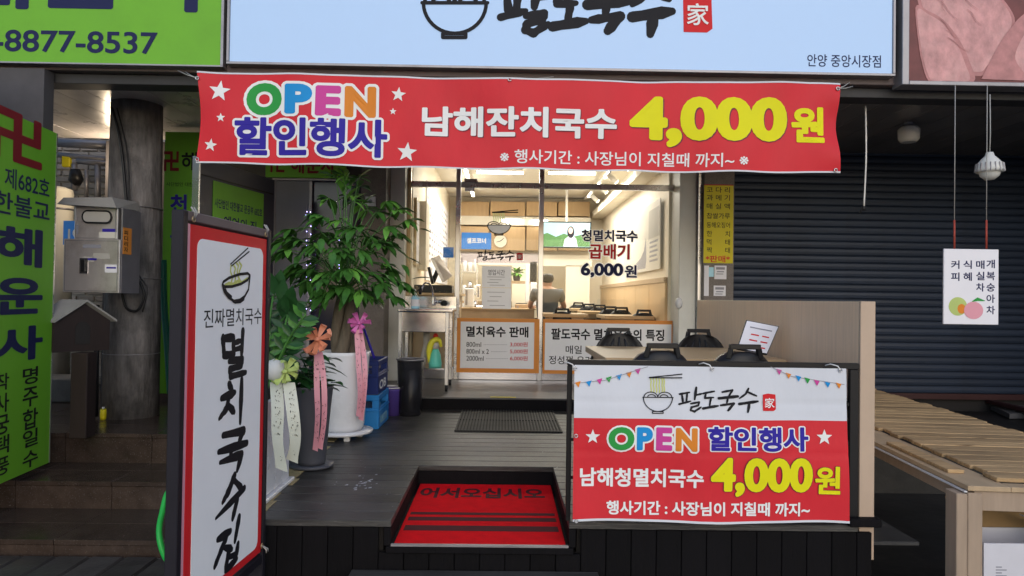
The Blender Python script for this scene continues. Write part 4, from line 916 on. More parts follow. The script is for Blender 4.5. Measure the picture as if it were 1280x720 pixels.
# ---------------- tall standing sign
SA = atY(231,300,2.41); SB = atY(333,300,3.08); SA = Vector((SA.x,2.41,0)); SB = Vector((SB.x,3.08,0)); VP_ = Plane(SA,SB)
L_ = (SB-SA).length
zt4 = VP_.uv(331,299)[1]; zb4 = VP_.uv(327,688)[1]
vs_ = thing('standing_sign','tall white sign with red border and black brush lettering on a dark frame','sign',((SA+SB)/2))
MB().slab(VP_,.03,L_-.005,zb4,zt4,-.012,.004).build('panel_border','print_red',vs_,bev=.002)
def rrect(u0,u1,v0,v1,r,n=5):
    o=[]
    for cx,cy,a0 in ((u1-r,v1-r,0),(u0+r,v1-r,90),(u0+r,v0+r,180),(u1-r,v0+r,270)):
        o += [(cx+r*math.cos(R(a0+90*k/n)),cy+r*math.sin(R(a0+90*k/n))) for k in range(n+1)]
    return o
MB().prism(VP_,rrect(.075,L_-.045,zb4+.035,zt4-.045,.035),.0045,.006).build('white_face','board_white',vs_)
MB().slab(VP_,.003,.029,zb4,zt4,-.012,.003).build('pink_edge','ribbon_pink',vs_)
zt5 = zt4+.042
MB().slab(VP_,-.034,-.001,.0,zt5,-.03,.012).build('frame_post','dark_bar',vs_,bev=.003); MB().slab(VP_,L_,L_+.03,.0,zt5,-.06,.01).build('frame_post','dark_bar',vs_,bev=.003)
MB().slab(VP_,.001,L_-.001,zt4+.008,zt5,-.05,.01).build('top_bar','fascia',vs_,bev=.003); MB().slab(VP_,.001,L_-.001,zb4-.05,zb4-.012,-.05,.01).build('bottom_bar','dark_bar',vs_,bev=.003)
for uu in (-.02,L_+.015): MB().bar(VP_.P(uu,.02,-.3),VP_.P(uu,.02,.25),.04,.03).build('foot','dark_bar',vs_,bev=.003)
letter('진짜멸치국수',VP_,(252.5,385.5,325,407.5),'ink_black',vs_,.004,.0068)
f1 = lambda x,y: (235+x/5.333,285+y/5.333); f2 = lambda x,y: (235+x/2.12,380+y/2.12)
wdt = .018
strokes([[(272,240),(388,133)],[(278,252),(396,157)]],VP_,f1,.006,'ink_black',vs_,.0075,name='chopstick_print')
strokes([[(275,250),(272,290),(285,330),(278,358)],[(292,248),(306,270),(296,300),(306,330),(300,360)],[(312,235),(325,250),(316,290),(322,320),(330,350)],[(330,228),(346,250),(330,290),(326,330),(338,352)],[(235,380),(262,366),(290,372),(318,352),(350,360),(385,336)],[(250,388),(280,380),(310,372),(340,368)]],VP_,f1,.010,'print_olive',vs_,.007,name='noodle_print')
strokes([[(215,378),(228,425),(255,462),(292,486),(330,480),(365,455),(390,410),(400,318)],[(286,486),(300,495),(335,492),(358,476),(362,458)],[(215,378),(222,358),(260,332),(330,308),(385,302),(400,316),(385,345),(340,372),(280,390),(230,391),(215,378)],[(232,405),(245,432),(275,458)]],VP_,f1,.011,'ink_black',vs_,.0085,name='bowl_print')
BR = [[(88,88),(91,138)],[(86,92),(116,88),(116,134)],[(90,137),(118,132)],[(141,72,1.1),(137,143,.9)],[(118,103,.7),(139,96,.7)],[(119,121,.7),(138,115,.7)],[(104,152,.9),(140,145,.9),(137,163,.9),(106,173,.9),(108,192,.9),(149,181,.8)],
 [(104,212),(112,226)],[(84,250,1),(120,234,1.1)],[(105,240),(98,276),(78,304,.7)],[(101,268),(118,286,1.1)],[(138,200,1.1),(134,314,1)],
 [(88,348,.9),(143,336,1.1),(129,368,.9)],[(76,392,.9),(152,368,1.3)],[(112,380),(108,404)],[(80,420,.7),(138,398,1.2),(126,440,1.1)],
 [(119,454,1.2),(104,494,1.1),(87,526,.8)],[(119,468,.8),(140,492,1.1)],[(69,568,.5),(145,488,1.3)],[(126,518,1.2),(114,568,1)],
 [(74,624,1),(108,602,1.2)],[(98,614,1.1),(82,655,1),(66,696,.9)],[(91,645,.8),(112,650,1)],[(131,565,1.2),(120,628,1)],[(103,659,1.2),(94,708,.9)],[(128,636,1.1),(122,676,.9)],[(100,672,.8),(126,662,.8)],[(96,706,1),(125,675,1)]]
strokes(BR,VP_,f2,.034,'ink_black',vs_,.007)
for px,py in ((238,274),(329,293),(324,682)):
    c = VP_.P(*VP_.uv(px,py),.012); MB().tube([c+VP_.u*math.cos(a_)*.009+Vector((0,0,math.sin(a_)*.009)) for a_ in [k*math.pi/5 for k in range(11)]],.003,6).build('grommet','brass_frame',vs_)
    d = Vector((0,0,.04)) if py < 400 else Vector((.02,.02,-.03)); MB().tube([c,c+d*.5+VP_.n*.012,c+d],.003,5).build('cable_tie','wire',vs_); MB().tube([c,c+d*.5+VP_.n*.012-VP_.u*.015,c+d-VP_.u*.02],.003,5).build('cable_tie','wire',vs_)
hs = [atY(212,612,2.9),atY(203,640,2.85),atY(199,665,2.8),atY(204,690,2.78),atY(216,706,2.8),atY(250,719,2.9)]
def smooth(pts,n=5):
    pts=[Vector(p) for p in pts]; o=[]
    for i in range(len(pts)-1):
        p0=pts[max(i-1,0)];p1=pts[i];p2=pts[i+1];p3=pts[min(i+2,len(pts)-1)]
        for k in range(n):
            t_=k/n; o.append(.5*((2*p1)+(p2-p0)*t_+(2*p0-5*p1+4*p2-p3)*t_*t_+(3*p1-p0-3*p2+p3)*t_**3))
    return o+[pts[-1]]
tag(MB().tube(smooth([atY(238,590,2.95)]+hs),.012,8).build('garden_hose','hose_green'),'bright green hose looping out beside the standing sign','hose')
# ---------------- bench at right
BZ = .75
ang = R(5.7); O_ = atZ(1210,607,BZ); ex = Vector((math.cos(ang),-math.sin(ang),0)); ey = Vector((math.sin(ang),math.cos(ang),0))
O_ = Vector((O_.x,O_.y,0))
bc = thing('slatted_bench','large wooden slatted bench table standing right of the partition','bench',O_)
def obox(mb,a0,b0,z0,a1,b1,z1,sk=0): 
    q=[O_+ex*a+ey*b for a,b in ((a0,b0),(a1,b0),(a1,b1),(a0,b1))]; return mb.add([p+Vector((0,0,z)) for z in (z0,z1) for p in q],[(0,3,2,1),(4,5,6,7),(0,1,5,4),(1,2,6,5),(2,3,7,6),(3,0,4,7)])
LB = 3.6; WB = .95
obox(MB(),0,-.0,BZ-.022,.17,LB,BZ-.001).build('side_board','ply',bc,bev=.002)
obox(MB(),-.012,.005,BZ-.030,.0,LB,BZ-.024).build('white_edging','pot_white',bc)
obox(MB(),.171,-.0,BZ-.022,WB,.07,BZ-.001).build('front_board','ply',bc,bev=.002)
random.seed(21); y = .075; i = 0
while y < LB-.05:
    wv = .118; l0 = .165+random.uniform(-.012,.012)+(.02 if i%2 else 0)
    obox(MB(),l0,y+.004,BZ+.0,WB+random.uniform(-.02,.02),y+wv-.007,BZ+.018+random.uniform(0,.002)).build('slat','pine',bc,bev=.003); y += wv; i += 1
obox(MB(),.03,.22,BZ,.10,.85,BZ+.016).build('loose_batten','pine',bc,bev=.002)
obox(MB(),.03,.012,BZ-.105,WB,.04,BZ-.024).build('front_apron','post_wood',bc,bev=.002); obox(MB(),.02,.06,BZ-.09,.05,LB,BZ-.024).build('side_rail','post_wood',bc,bev=.002); obox(MB(),WB-.05,.06,BZ-.09,WB-.02,LB,BZ-.024).build('side_rail','post_wood',bc)
for a_,b_ in ((-.0,.0),(WB-.1,.0),(0,LB-.1),(WB-.1,LB-.1)): obox(MB(),a_+.001,b_+.041 if b_ == 0 and a_ > 0 else b_+.002,0,a_+(.06 if a_==0 else .09),b_+.11,BZ-.025 if b_ else BZ-.031).build('leg','post_wood',bc,bev=.003)
obox(MB(),-.045,.0,0,-.001,.09,BZ-.035).build('leg','post_wood',bc,bev=.003)
# carton under the bench
ca = atY(1221,679,2.95); 
cx_ = thing('cardboard_box','open white cardboard carton with brown flap under the bench','box',(ca.x+.2,3.1,0))
X0,Y0,Z1 = ca.x+.03, 2.95, ca.z; Wd,Dp,tk = .42,.21,.005
MB().box(X0,Y0,0,X0+Wd,Y0+tk,Z1).build('side','carton_white',cx_); MB().box(X0,Y0+Dp,0,X0+Wd,Y0+Dp+tk,Z1).build('side','carton_white',cx_); MB().box(X0,Y0+tk+.001,0,X0+tk,Y0+Dp-.001,Z1).build('side','carton_white',cx_); MB().box(X0+Wd-tk,Y0+tk+.001,0,X0+Wd,Y0+Dp-.001,Z1).build('side','carton_white',cx_)
def flap(q, m): 
    n_ = (q[1]-q[0]).cross(q[3]-q[0]).normalized(); return quadslab(q,n_,-.002,.002).build('flap',m,cx_)
flap([Vector((X0,Y0+Dp,Z1+.003)),Vector((X0+Wd,Y0+Dp,Z1+.003)),Vector((X0+Wd-.02,Y0+Dp+.10,Z1+.10)),Vector((X0+.03,Y0+Dp+.10,Z1+.11))],'cardboard')
flap([Vector((X0+Wd,Y0,Z1+.003)),Vector((X0+Wd,Y0+Dp,Z1+.003)),Vector((X0+Wd-.14,Y0+Dp-.03,Z1+.07)),Vector((X0+Wd-.14,Y0+.03,Z1+.07))],'carton_white')
CP = PF(Y0); mb = MB()
for k in range(5): mb.slab(CP,X0+.05,X0+.055+.02*(k%2)+.02,Z1-.1-k*.012,Z1-.095-k*.012,.0005,.001)
mb.build('printed_mark','ink_grey',cx_)
# debris under the bench
tag(MB().box(1.75,4.4,.001,2.6,5.2,.03).build('floor_board','tarp',bev=.004),'flat grey board lying on the ground under the bench','board')
# ---------------- hanging things right
HP = PF(4.66)
hs_ = thing('hanging_menu','white hanging drinks menu with painted fruit at the right','sign',HP.P(*HP.uv(1213,406)))
b = HP.box(1179,311.5,1247.5,405.5); MB().slab(HP,*b,-.006,.006).build('board','paper',hs_,bev=.002)
for ch,x,y in (('커',800,362),('피',800,398),('식',837,362),('혜',837,398),('매',875,362),('실',875,396),('차',875,430),('개',906,360),('복',906,396),('숭',906,430),('아',906,464),('차',906,498)):
    px,py = 860+x/2.4,180+y/2.4; letter(ch,HP,(px-5.3,py-5.3,px+5.3,py+5.3),'ink_navy',hs_,.022,.0065)
def disc(pl,px,py,r,mat,par,lift,name,sy=1):
    cu,cv = pl.uv(px,py); r = abs(pl.uv(px+r,py)[0]-cu); return MB().poly(pl,[(cu+r*math.cos(a_),cv+r*sy*math.sin(a_)) for a_ in [k*math.pi/12 for k in range(24)]],lift).build(name,mat,par,recalc=False)
disc(HP,1196.5,383,11.5,'ribbon_green',hs_,.0068,'fruit_print'); disc(HP,1201,386,5,'print_orange',hs_,.0074,'fruit_print',1.2); disc(HP,1216,388,12,'ribbon_pink',hs_,.008,'fruit_print',.9)
mb = MB(); ribbon(mb,[(*HP.uv(1214,377),.002),(*HP.uv(1221,374),.012),(*HP.uv(1230,376),.002)],HP,.0085); mb.build('leaf_print','print_green',hs_,recalc=False)
for px,px2 in ((1193,1194),(1233,1234)):
    a_ = HP.P(*HP.uv(px,311)); m_ = HP.P(*HP.uv(px,275)); t_ = HP.P(*HP.uv(px2,107)); MB().tube([m_,t_],.0028,5).build('cord','wire',hs_); MB().tube([a_+Vector((0,0,-.0)),m_],.0065,6).build('red_tie','string_red',hs_)
def bulb(px,py,Y,s,label,top,fins=True):
    c = atY(px,py,Y); t = thing('hanging_bulb',label,'light bulb',c)
    MB().lathe(c,[(.001,-.075*s),(.03*s,-.07*s),(.058*s,-.045*s),(.068*s,-.015*s),(.068*s,-.002)],20).build('dome','bulb_white',t)
    MB().lathe(c,[(.082*s,-.02*s),(.088*s,-.0),(.078*s,.04*s),(.05*s,.075*s),(.03*s,.095*s),(.022*s,.12*s)],20).build('body','bulb_white',t)
    if fins:
        for k in range(18):
            a_ = k*math.pi/9; d = Vector((math.cos(a_),math.sin(a_),0)); MB().bar(c+d*.088*s+Vector((0,0,-.015*s)),c+d*.081*s+Vector((0,0,.042*s)),.006,.008).build('fin','alu_dull',t)
    tp = atY(px,top,Y); tp.x = c.x
    MB().tube([c+Vector((0,0,.11*s)),c+Vector((.004,0,(tp.z-c.z)*.5)),Vector((tp.x,c.y,tp.z))],.004,6).build('cable','wire',t)
bulb(1237,212,4.9,1.0,'white finned bulb hanging above the drinks menu at far right',118)
c = atY(1136,165,6.1); t = thing('ceiling_bulb','unlit white bulb fixed to the soffit right of the banner','light bulb',c)
MB().lathe(c,[(.06,-.09),(.085,-.06),(.088,.02),(.06,.05)],20).build('dome','bulb_white',t); MB().lathe(c,[(.03,.051),(.04,.10),(.05,.13),(.05,3.069-c.z)],16).build('socket','grey_panel',t)
a_ = atY(1082,132,5.3); b_ = atY(1080,258,5.3); t = thing('hanging_socket','thin white cord with a black socket hanging before the shutter','cord',b_)
MB().tube(smooth([a_,(a_+b_)/2+Vector((.01,0,0)),b_]),.006,6).build('cord','track_white',t); MB().tube([b_,b_+Vector((-.005,0,-.03))],.016,8).build('socket','black_plastic',t); MB().tube([b_+Vector((.0,0,.0)),b_+Vector((-.03,0,-.05))],.008,6).build('plug','black_plastic',t)
# ================================================================== LEFT SIDE
# green wall sign
GA = atY(0,300,4.33); GB = atY(67.5,300,4.95); GA = Vector((GA.x,4.33,0)); GB = Vector((GB.x,4.95,0)); d = (GB-GA).normalized(); GA2 = GA-d*.75
LP = Plane(GA2,GB); LL = (GB-GA2).length
zt6 = LP.uv(67,165)[1]; zb6 = LP.uv(66,576)[1]
ws = thing('tall_green_sign','tall green temple sign with navy lettering at the left edge','sign',(GA2+GB)/2)
MB().slab(LP,0,LL,zb6,zt6,-.05,0).build('panel','sign_green',ws); MB().slab(LP,LL+.001,LL+.012,zb6,zt6,-.052,.003).build('edge_trim','alu',ws)
def lcol(chars,pl,x0,x1,ys,mat,par,bold=.02,lift=.002):
    for ch,(a_,b_) in zip(chars,ys): letter(ch,pl,(x0,a_,x1,b_),mat,par,bold,lift)
# emblem bars drawn as built shapes
letter('卍',LP,(-12,140,53,204),'ink_maroon',ws,.035,.002)
letter('문공부 제682호',LP,(-60,206,62,233),'ink_navy',ws,.012,.002,shear=-.0); letter('대한불교',LP,(-38,241,62,269),'ink_navy',ws,.015,.002)
lcol('해운사',LP,-8,53,((283,333),(347,393),(408,452)),'ink_navy',ws,.035)
lcol('명주합일수',LP,28,47,((459,480),(484,508),(511,536),(537,558),(563,584)),'ink_black',ws,.015); lcol('작사궁택풍',LP,-7,11,((467,488),(492,516),(519,543),(545,568),(572,594)),'ink_black',ws,.015)
wallpart('left_wall','wall_dark',GB.x-.5,4.99,.486,GB.x-.12,5.1,3.06,'short dark wall return behind the tall green sign')
# left building mass that carries the sign
ll = struct(MB().box(-6.4,2.6,0,-3.22,4.25,3.0).build('left_building','wall_dark'))
# pole
PC = atY(163,520,5.95)
pl_ = thing('utility_pole','thick stained concrete utility pole beside the stone stairs','pole',(PC.x,5.95,.485))
MB().lathe((PC.x,5.95,.485),[(.215,0),(.205,1.2),(.195,2.585)],28).build('pole_shaft','pole_concrete',pl_)
for zz in (1.0,1.62,2.2): MB().lathe((PC.x,5.95,zz),[(.213,0),(.213,.006)],28).build('wire_band','alu_dull',pl_)
MB().tube([(PC.x-.20,5.8,.5),(PC.x-.20,5.78,1.4)],.02,8).build('conduit','black_plastic',pl_)
cp = lambda px,py,Y=5.70: atY(px,py,Y)
MB().tube(smooth([cp(140,135,5.75),cp(150,175,5.72),cp(157,240,5.7),cp(160,300,5.7),cp(165,335),cp(176,355),cp(180,370),cp(172,388),cp(158,385),cp(152,365)]),.011,8).build('black_cable','black_plastic',pl_)
MB().tube(smooth([cp(146,135,5.75),cp(160,200,5.72),cp(163,300),cp(172,340),cp(184,362),cp(178,390)]),.006,6).build('black_cable','black_plastic',pl_)
# meter boxes
MY = 5.32; MP = PF(MY)
mbx = thing('meter_box','two stacked stainless meter boxes mounted before the concrete pole','meter box',MP.P(*MP.uv(120,365)))
up = MP.box(93,258,147,300); lo = MP.box(82,299,152,366)
MB().slab(MP,*up,-.26,-.0).build('upper_box','steel_box',mbx,bev=.004); MB().slab(MP,lo[0],lo[1],lo[2],lo[3]-.001,-.24,.03).build('lower_box','steel_box',mbx,bev=.004)
rf = MP.box(81,247,146,257); MB().add([MP.P(rf[0]-.02,rf[2],.06),MP.P(rf[1]+.03,rf[2]-.02,.06),MP.P(rf[1]+.02,rf[2]+.0,-.30),MP.P(rf[0],rf[2]+.02,-.34),MP.P(rf[0]+.02,rf[2]+.05,.05),MP.P(rf[1]-.02,rf[2]+.06,.03),MP.P(rf[1]-.0,rf[2]+.07,-.32),MP.P(rf[0]+.04,rf[2]+.07,-.32)],[(0,3,2,1),(4,5,6,7),(0,1,5,4),(1,2,6,5),(2,3,7,6),(3,0,4,7)]).build('roof_plate','grey_roof',mbx)
ov = [MP.uv(*p) for p in arc(110,271,7,8.5,90,270,8)+arc(134,271.5,7,8.5,270,450,8)]; MB().prism(MP,ov[::-1] if False else ov,.001,.012).build('window_rim','black_plastic',mbx)
ov = [MP.uv(*p) for p in arc(110,271,5,6.3,90,270,8)+arc(134,271.5,5,6.3,270,450,8)]; MB().prism(MP,ov,.012,.0135).build('window_glass','poster_grey',mbx)
b = MP.box(103,323,113,342); MB().slab(MP,*b,.031,.036).build('latch_plate','steel',mbx); b = MP.box(105.5,325,110.5,340); MB().slab(MP,*b,.036,.05).build('latch_handle','black_metal',mbx,bev=.003)
b = MP.box(107,306,129,310.5); MB().slab(MP,*b,.031,.0325).build('name_label','ink_grey',mbx)
for a_ in ((107,321,120,328),(134,331,149,341),(119,317,140,324)): MB().slab(MP,*MP.box(*a_),.031,.0325).build('sticker_remnant','paper' if a_[0]==134 else 'poster_grey',mbx)
for q_, l_ in ((up,.001),(lo,.031)):
    m_ = .012; 
    for a_ in ((q_[0]+m_,q_[1]-m_,q_[2]+m_,q_[2]+m_+.004),(q_[0]+m_,q_[1]-m_,q_[3]-m_-.004,q_[3]-m_),(q_[0]+m_,q_[0]+m_+.004,q_[2]+m_+.005,q_[3]-m_-.005),(q_[1]-m_-.004,q_[1]-m_,q_[2]+m_+.005,q_[3]-m_-.005)): MB().slab(MP,*a_,l_,l_+.002).build('door_seam','alu_dull',mbx)
b = MP.box(95,281,98,293); MB().slab(MP,*b,.001,.0025).build('name_label','ink_grey',mbx); b = MP.box(128,286,145,290); MB().slab(MP,*b,.001,.0025).build('name_label','print_blue',mbx); b = MP.box(124,290,146,298); MB().slab(MP,*b,.001,.002).build('sticker_remnant','poster_cream',mbx)
b = MP.box(136,334,148,336); MB().slab(MP,*b,.0326,.0335).build('sticker_print','print_blue',mbx); b = MP.box(109,323,124,325.5); MB().slab(MP,*b,.0326,.0335).build('sticker_print','print_blue',mbx)
MS = Plane((MP.P(lo[1],0,0).x+.001,MY),(MP.P(lo[1],0,0).x+.001,MY+.3)); MB().slab(MS,.0,.26,lo[2]+.0,up[3]-.01,-.01,.0).build('dark_side','alu_dull',mbx)
b = MS.box(153.5,285,164,318); MB().slab(MS,*b,.001,.003).build('yellow_label','orange_frame',mbx)
for ch,(a_,b2) in zip('피디리자',((288,294),(295,301),(302,308),(309,315))): letter(ch,MS,(154.5,a_,159.5,b2),'ink_black',mbx,.02,.0035)
# house shaped box on a post
HB = PF(4.95); q = HB.box(55,398,98,441)
hb = thing('wooden_house_box','small brown house shaped wooden box on a post','post box',HB.P((q[0]+q[1])/2,.485,-.15))
w0, w1, h0, h1 = q[0]-.05, q[1]+.03, q[2], q[3]
dpt = .36; 
# ridge runs left to right in the picture's depth; gable on the right-hand half
gA = HB.P(w1-.26,h0,0); 
E0 = [HB.P(w0,h0,0),HB.P(w1-.20,h0,0),HB.P(w1+.02,h0,-.3),HB.P(w0+.2,h0,-.3)]
E1 = [p+Vector((0,0,h1-h0-.02)) for p in E0]
MB().add(E0+E1,[(0,3,2,1),(4,5,6,7),(0,1,5,4),(1,2,6,5),(2,3,7,6),(3,0,4,7)]).build('box_body','brown_wood',hb)
gm = (E1[1]+E1[2])/2+Vector((0,0,.13)); gn = (E1[0]+E1[3])/2+Vector((0,0,.13))
MB().add([E1[0],E1[1],E1[2],E1[3],gm,gn],[(1,2,4),(0,5,3),(0,1,4,5),(3,5,4,2)]).build('gable','brown_wood',hb)
dv_ = Vector((0,0,.006)); gx_ = (E1[1]-E1[0]).normalized()*.03
ea = (E1[0]-gn)*.12; eb = (E1[3]-gn)*.12
quadslab([gn+dv_-gx_,gm+dv_+gx_,E1[1]+ea+dv_+gx_,E1[0]+ea+dv_-gx_],Vector((0,0,1)),.0,.014).build('roof_panel','grey_roof',hb); quadslab([gn+dv_-gx_,gm+dv_+gx_,E1[2]+eb+dv_+gx_,E1[3]+eb+dv_-gx_],Vector((0,0,1)),.0,.014).build('roof_panel','grey_roof',hb)
e_ = (E0[1]+E0[2])/2; gd_ = (E0[2]-E0[1]).normalized(); Pg = Plane((E0[1].x,E0[1].y),(E0[2].x,E0[2].y)); Lg = (E0[2]-E0[1]).length
MB().prism(Pg,[(Lg/2-.05,h0+.05),(Lg/2+.05,h0+.05),(Lg/2+.05,h0+.17),(Lg/2+.03,h0+.205),(Lg/2,h0+.215),(Lg/2-.03,h0+.205),(Lg/2-.05,h0+.17)],.001,.004).build('opening','soot',hb)
pp = HB.box(84,441,105,540); MB().box(pp[0],4.98,.485,pp[1],5.1,h0-.001).build('post','brown_wood',hb,bev=.006)
rt = atY(80,530,5.2); 
# brick wall beyond
KY = 8.0; KP = PF(KY)
bw_ = thing('brick_wall','pale brick wall at the end of the alley behind the pole','wall',(-4.5,KY,.485))
MB().box(-6.3,KY+.012,.485,-3.4,KY+.2,4.2).build('mortar_bed','mortar',bw_)
o0 = MB().box(-.09,-.012,-.026,.09,.02,.026).build('brick','brick',None,bev=.004); me = o0.data; bpy.data.objects.remove(o0)
z = .52; r_ = 0
while z < 3.25:
    x = -5.75+(.1 if r_%2 else 0)
    while x < -3.9:
        inst('brick',me,bw_,(x+4.5,-.0+random.uniform(-.003,.003)+.0,z-.485)); x += .2
    z += .07; r_ += 1
# plumbing
pipe = thing('wall_pipes','grey pipes and gas meter fittings along the brick wall','pipes',(-4.5,7.7,1))
def pz_(px,py): return atY(px,py,7.7)
for a_,b2,rr in (((70,178),(140,182),.05),((70,193),(140,200),.03),((97,201),(140,205),.035),((122,206),(122,262),.03),((108,212),(108,250),.02),((93,238),(93,205),.03)): MB().tube([pz_(*a_),pz_(*b2)],rr,10).build('pipe','alu_dull',pipe)
MB().bar(pz_(83.5,193),pz_(83.5,209),.09,.05).build('yellow_valve','sign_yellow',pipe,bev=.01)
MB().tube([pz_(94,212),pz_(95,225),pz_(97,232)],[.05,.075,.03],10).build('black_valve','black_plastic',pipe)
al = thing('assumed_alley_lamp','assumed lit warm alley lamp, added under the soffit behind the concrete pole','lamp',(-3.92,7.35,2.9)); MB().box(-4.0,7.32,3.0,-3.84,7.40,3.066).build('housing','track_white',al); MB().box(-3.99,7.325,2.97,-3.85,7.395,2.999).build('diffuser','lamp_tube',al); area(-3.92,7.30,2.94,.3,.3,17,al,(1,.80,.55)); al_l = [o for o in al.children if o.type == 'LIGHT'][0]; al_l.data.type = 'POINT'; al_l.data.shadow_soft_size = .12; al_l.location = (0,-.12,-.12)  # assumed lamp, source unseen: fixture and point light added to brighten the alley
tb = thing('water_tank','cream cylindrical tank standing behind the meter boxes','tank',pz_(85,300)); c = pz_(83,300); MB().lathe((c.x,7.55,.485),[(.14,0),(.14,c.z+.48-.485),(.13,c.z+.52-.485),(.05,c.z+.55-.485)],20).build('tank_body','ceiling_white',tb); MB().lathe((c.x,7.55,c.z+.3),[(.143,0),(.143,.02)],20).build('band','alu_dull',tb)
BSp = PF(7.2); b = BSp.box(79,276,101,306); t = thing('blue_notice','small blue notice board hung behind the meter boxes','sign',BSp.P((b[0]+b[1])/2,b[2])); MB().slab(BSp,*b,-.02,0).build('board','blue_sign',t); letter('19',BSp,(85,286,99,303),'print_white',t,.03,.002)
t = thing('white_canister','yellow gas canister standing at the foot of the pole','canister',atY(134,524,5.6)); c = atZ(133.5,523,.485); c = Vector((c.x,5.75,.485)); t.location = c; ROOT[t.name] = Matrix.Translation(c)
MB().lathe(c,[(.022,0),(.024,.02),(.024,.075),(.018,.085)],14).build('can','sign_yellow',t); MB().lathe(c,[(.010,.086),(.010,.10)],10).build('cap','pot_white',t)
t.name = 'yellow_can'; t['label'] = 'small yellow can at the foot of the concrete pole'
# low concrete block & tyre like hose by the wall
tag(MB().box(-4.6,6.6,.486,-3.95,7.0,.70).build('stone_block','concrete',bev=.01),'low tan stone block at the base of the brick wall','block')
tag(MB().tube([Vector((-3.93,5.9,.93))+Vector((.0,math.cos(a_)*.26,math.sin(a_)*.4)) for a_ in [k*math.pi/10 for k in range(21)]],.045,10).build('coiled_hose','black_plastic'),'black coiled hose half hidden behind the tall green sign','hose')
# second green vertical sign
QP = PF(6.75); q = QP.box(203,165,250,492)
g2 = thing('narrow_green_sign','narrow green temple sign with blue vertical lettering behind the pole','sign',QP.P((q[0]+q[1])/2,q[2]))
MB().slab(QP,*q,-.05,0).build('panel','sign_green',g2)
letter('卍',QP,(205,189,224,214),'ink_maroon',g2,.035); letter('해',QP,(227,190,247,214),'ink_black',g2,.02)
letter('사단법인 대한불교',QP,(208,228,252,233),'ink_black',g2,.0)
lcol('천특작사해',QP,213,234,((243,268),(283,306),(326,350),(370,393),(414,437)),'print_blue',g2,.035)
tag(MB().tube(smooth([atY(204,325,6.6),atY(205,380,6.6),atY(209,430,6.6),atY(213,492,6.6)]),.03,10).build('green_pipe','hose_teal'),'dark green drain hose hanging along the narrow green sign','hose')
# dark open door
DA = Vector((atY(248,300,5.5).x,5.5,0)); DB = Vector((atY(342,300,6.57).x,6.57,0)); DP = Plane(DA,DB); LD = (DB-DA).length
zd = DP.uv(340,224)[1]
dd = thing('open_dark_door','dark blue grey door panel standing open with a green notice','door',(DA+DB)/2)
MB().slab(DP,0,LD,.50,zd,-.045,0).build('door_leaf','dark_door',dd,bev=.003); MB().slab(DP,-.02,-.001,.50,zd,-.05,.006).build('edge_trim','alu',dd); MB().slab(DP,LD+.001,LD+.02,.50,zd,-.05,.006).build('edge_trim','alu_dull',dd)
MB().slab(DP,.02,LD-.02,zd-.14,zd-.13,.0,.002).build('panel_seam','soot',dd)
qa = DP.uv(266,225); qb = DP.uv(329,243)
gp = thing('green_notice','green temple notice fixed on the open dark door','notice',DP.P(qa[0],.9,.01)); vt = (qa[1]+qb[1])/2
MB().slab(DP,qa[0],qb[0],vt-.75,vt,.003,.006).build('sheet','sign_green',gp)
u0,u1 = qa[0],qb[0]; W_ = u1-u0
letter('사단법인 대한불교 문공부 682호',DP,(u0+.03*W_,u1-.03*W_,vt-.21,vt-.135),'ink_navy',gp,.02,.0065,raw=True); letter('예언의 집',DP,(u0+.2*W_,u1-.15*W_,vt-.36,vt-.26),'ink_navy',gp,.02,.0065,raw=True)
letter('卍',DP,(u0+.06*W_,u0+.27*W_,vt-.60,vt-.45),'print_red',gp,.03,.0065,raw=True); letter('해운사',DP,(u0+.33*W_,u1-.03*W_,vt-.60,vt-.45),'ink_black',gp,.03,.0065,raw=True)
# recessed doorway
DW = PF(7.28)
dwy = thing('recessed_doorway','dark recessed doorway with grey side panel behind the potted tree','doorway',DW.P(*DW.uv(395,440)))
b = DW.box(343,226,386,470); MB().slab(DW,b[0],b[1]-.01,.5,b[3],-.03,0).build('grey_panel','grey_panel',dwy,bev=.003)
b2_ = DW.box(386,226,449,470); MB().slab(DW,b2_[0],b2_[1],.5,b2_[3],-.05,-.03).build('dark_pane','dark_glass',dwy)
MB().slab(DW,b[0]-.03,b2_[1],b[3]+.001,b[3]+.05,-.04,.03).build('lintel','alu_dull',dwy,bev=.003); MB().slab(DW,b[1]-.009,b[1]+.02,.5,b[3]-.001,-.029,.015).build('jamb','alu_dull',dwy); MB().slab(DW,b[0]-.03,b[0]-.001,.5,b[3],-.04,.03).build('jamb','alu_dull',dwy)
mb = MB(); random.seed(2); w2 = MB()
for k,px in enumerate((383,388,424)):
    for j in range(16):
        p = atY(px+random.uniform(-.8,.8),262+j*9.5+random.uniform(-3,3),7.22)
        if k == 2 and j < 4: continue
        mb.lathe(p,[(.001,-.006),(.0045,0),(.001,.006)],5,cap=False)
    w2.tube([atY(px,255,7.22),atY(px,420,7.22)],.0015,4)
t = thing('fairy_lights','strands of tiny violet fairy lights in the dark doorway','string lights',atY(395,340,7.22)); mb.build('bulb_cluster','fairy',t,kind='stuff'); w2.build('strand_wire','wire',t)
LS = PF(7.2); b = LS.box(332,196,432,222); t = thing('lintel_sign','green temple sign above the dark doorway partly hidden by the banner','sign',LS.P((b[0]+b[1])/2,b[2])); MB().slab(LS,*b,-.04,0).build('panel','sign_green',t); letter('卍 해운사',LS,(338,194,420,217),'ink_maroon',t,.03)
wallpart('doorway_wall','wall_dark',atY(240,300,7.35).x-.9,7.35,.486,gx0-.003,7.5,3.06,'dark wall around the recessed doorway behind the plants')
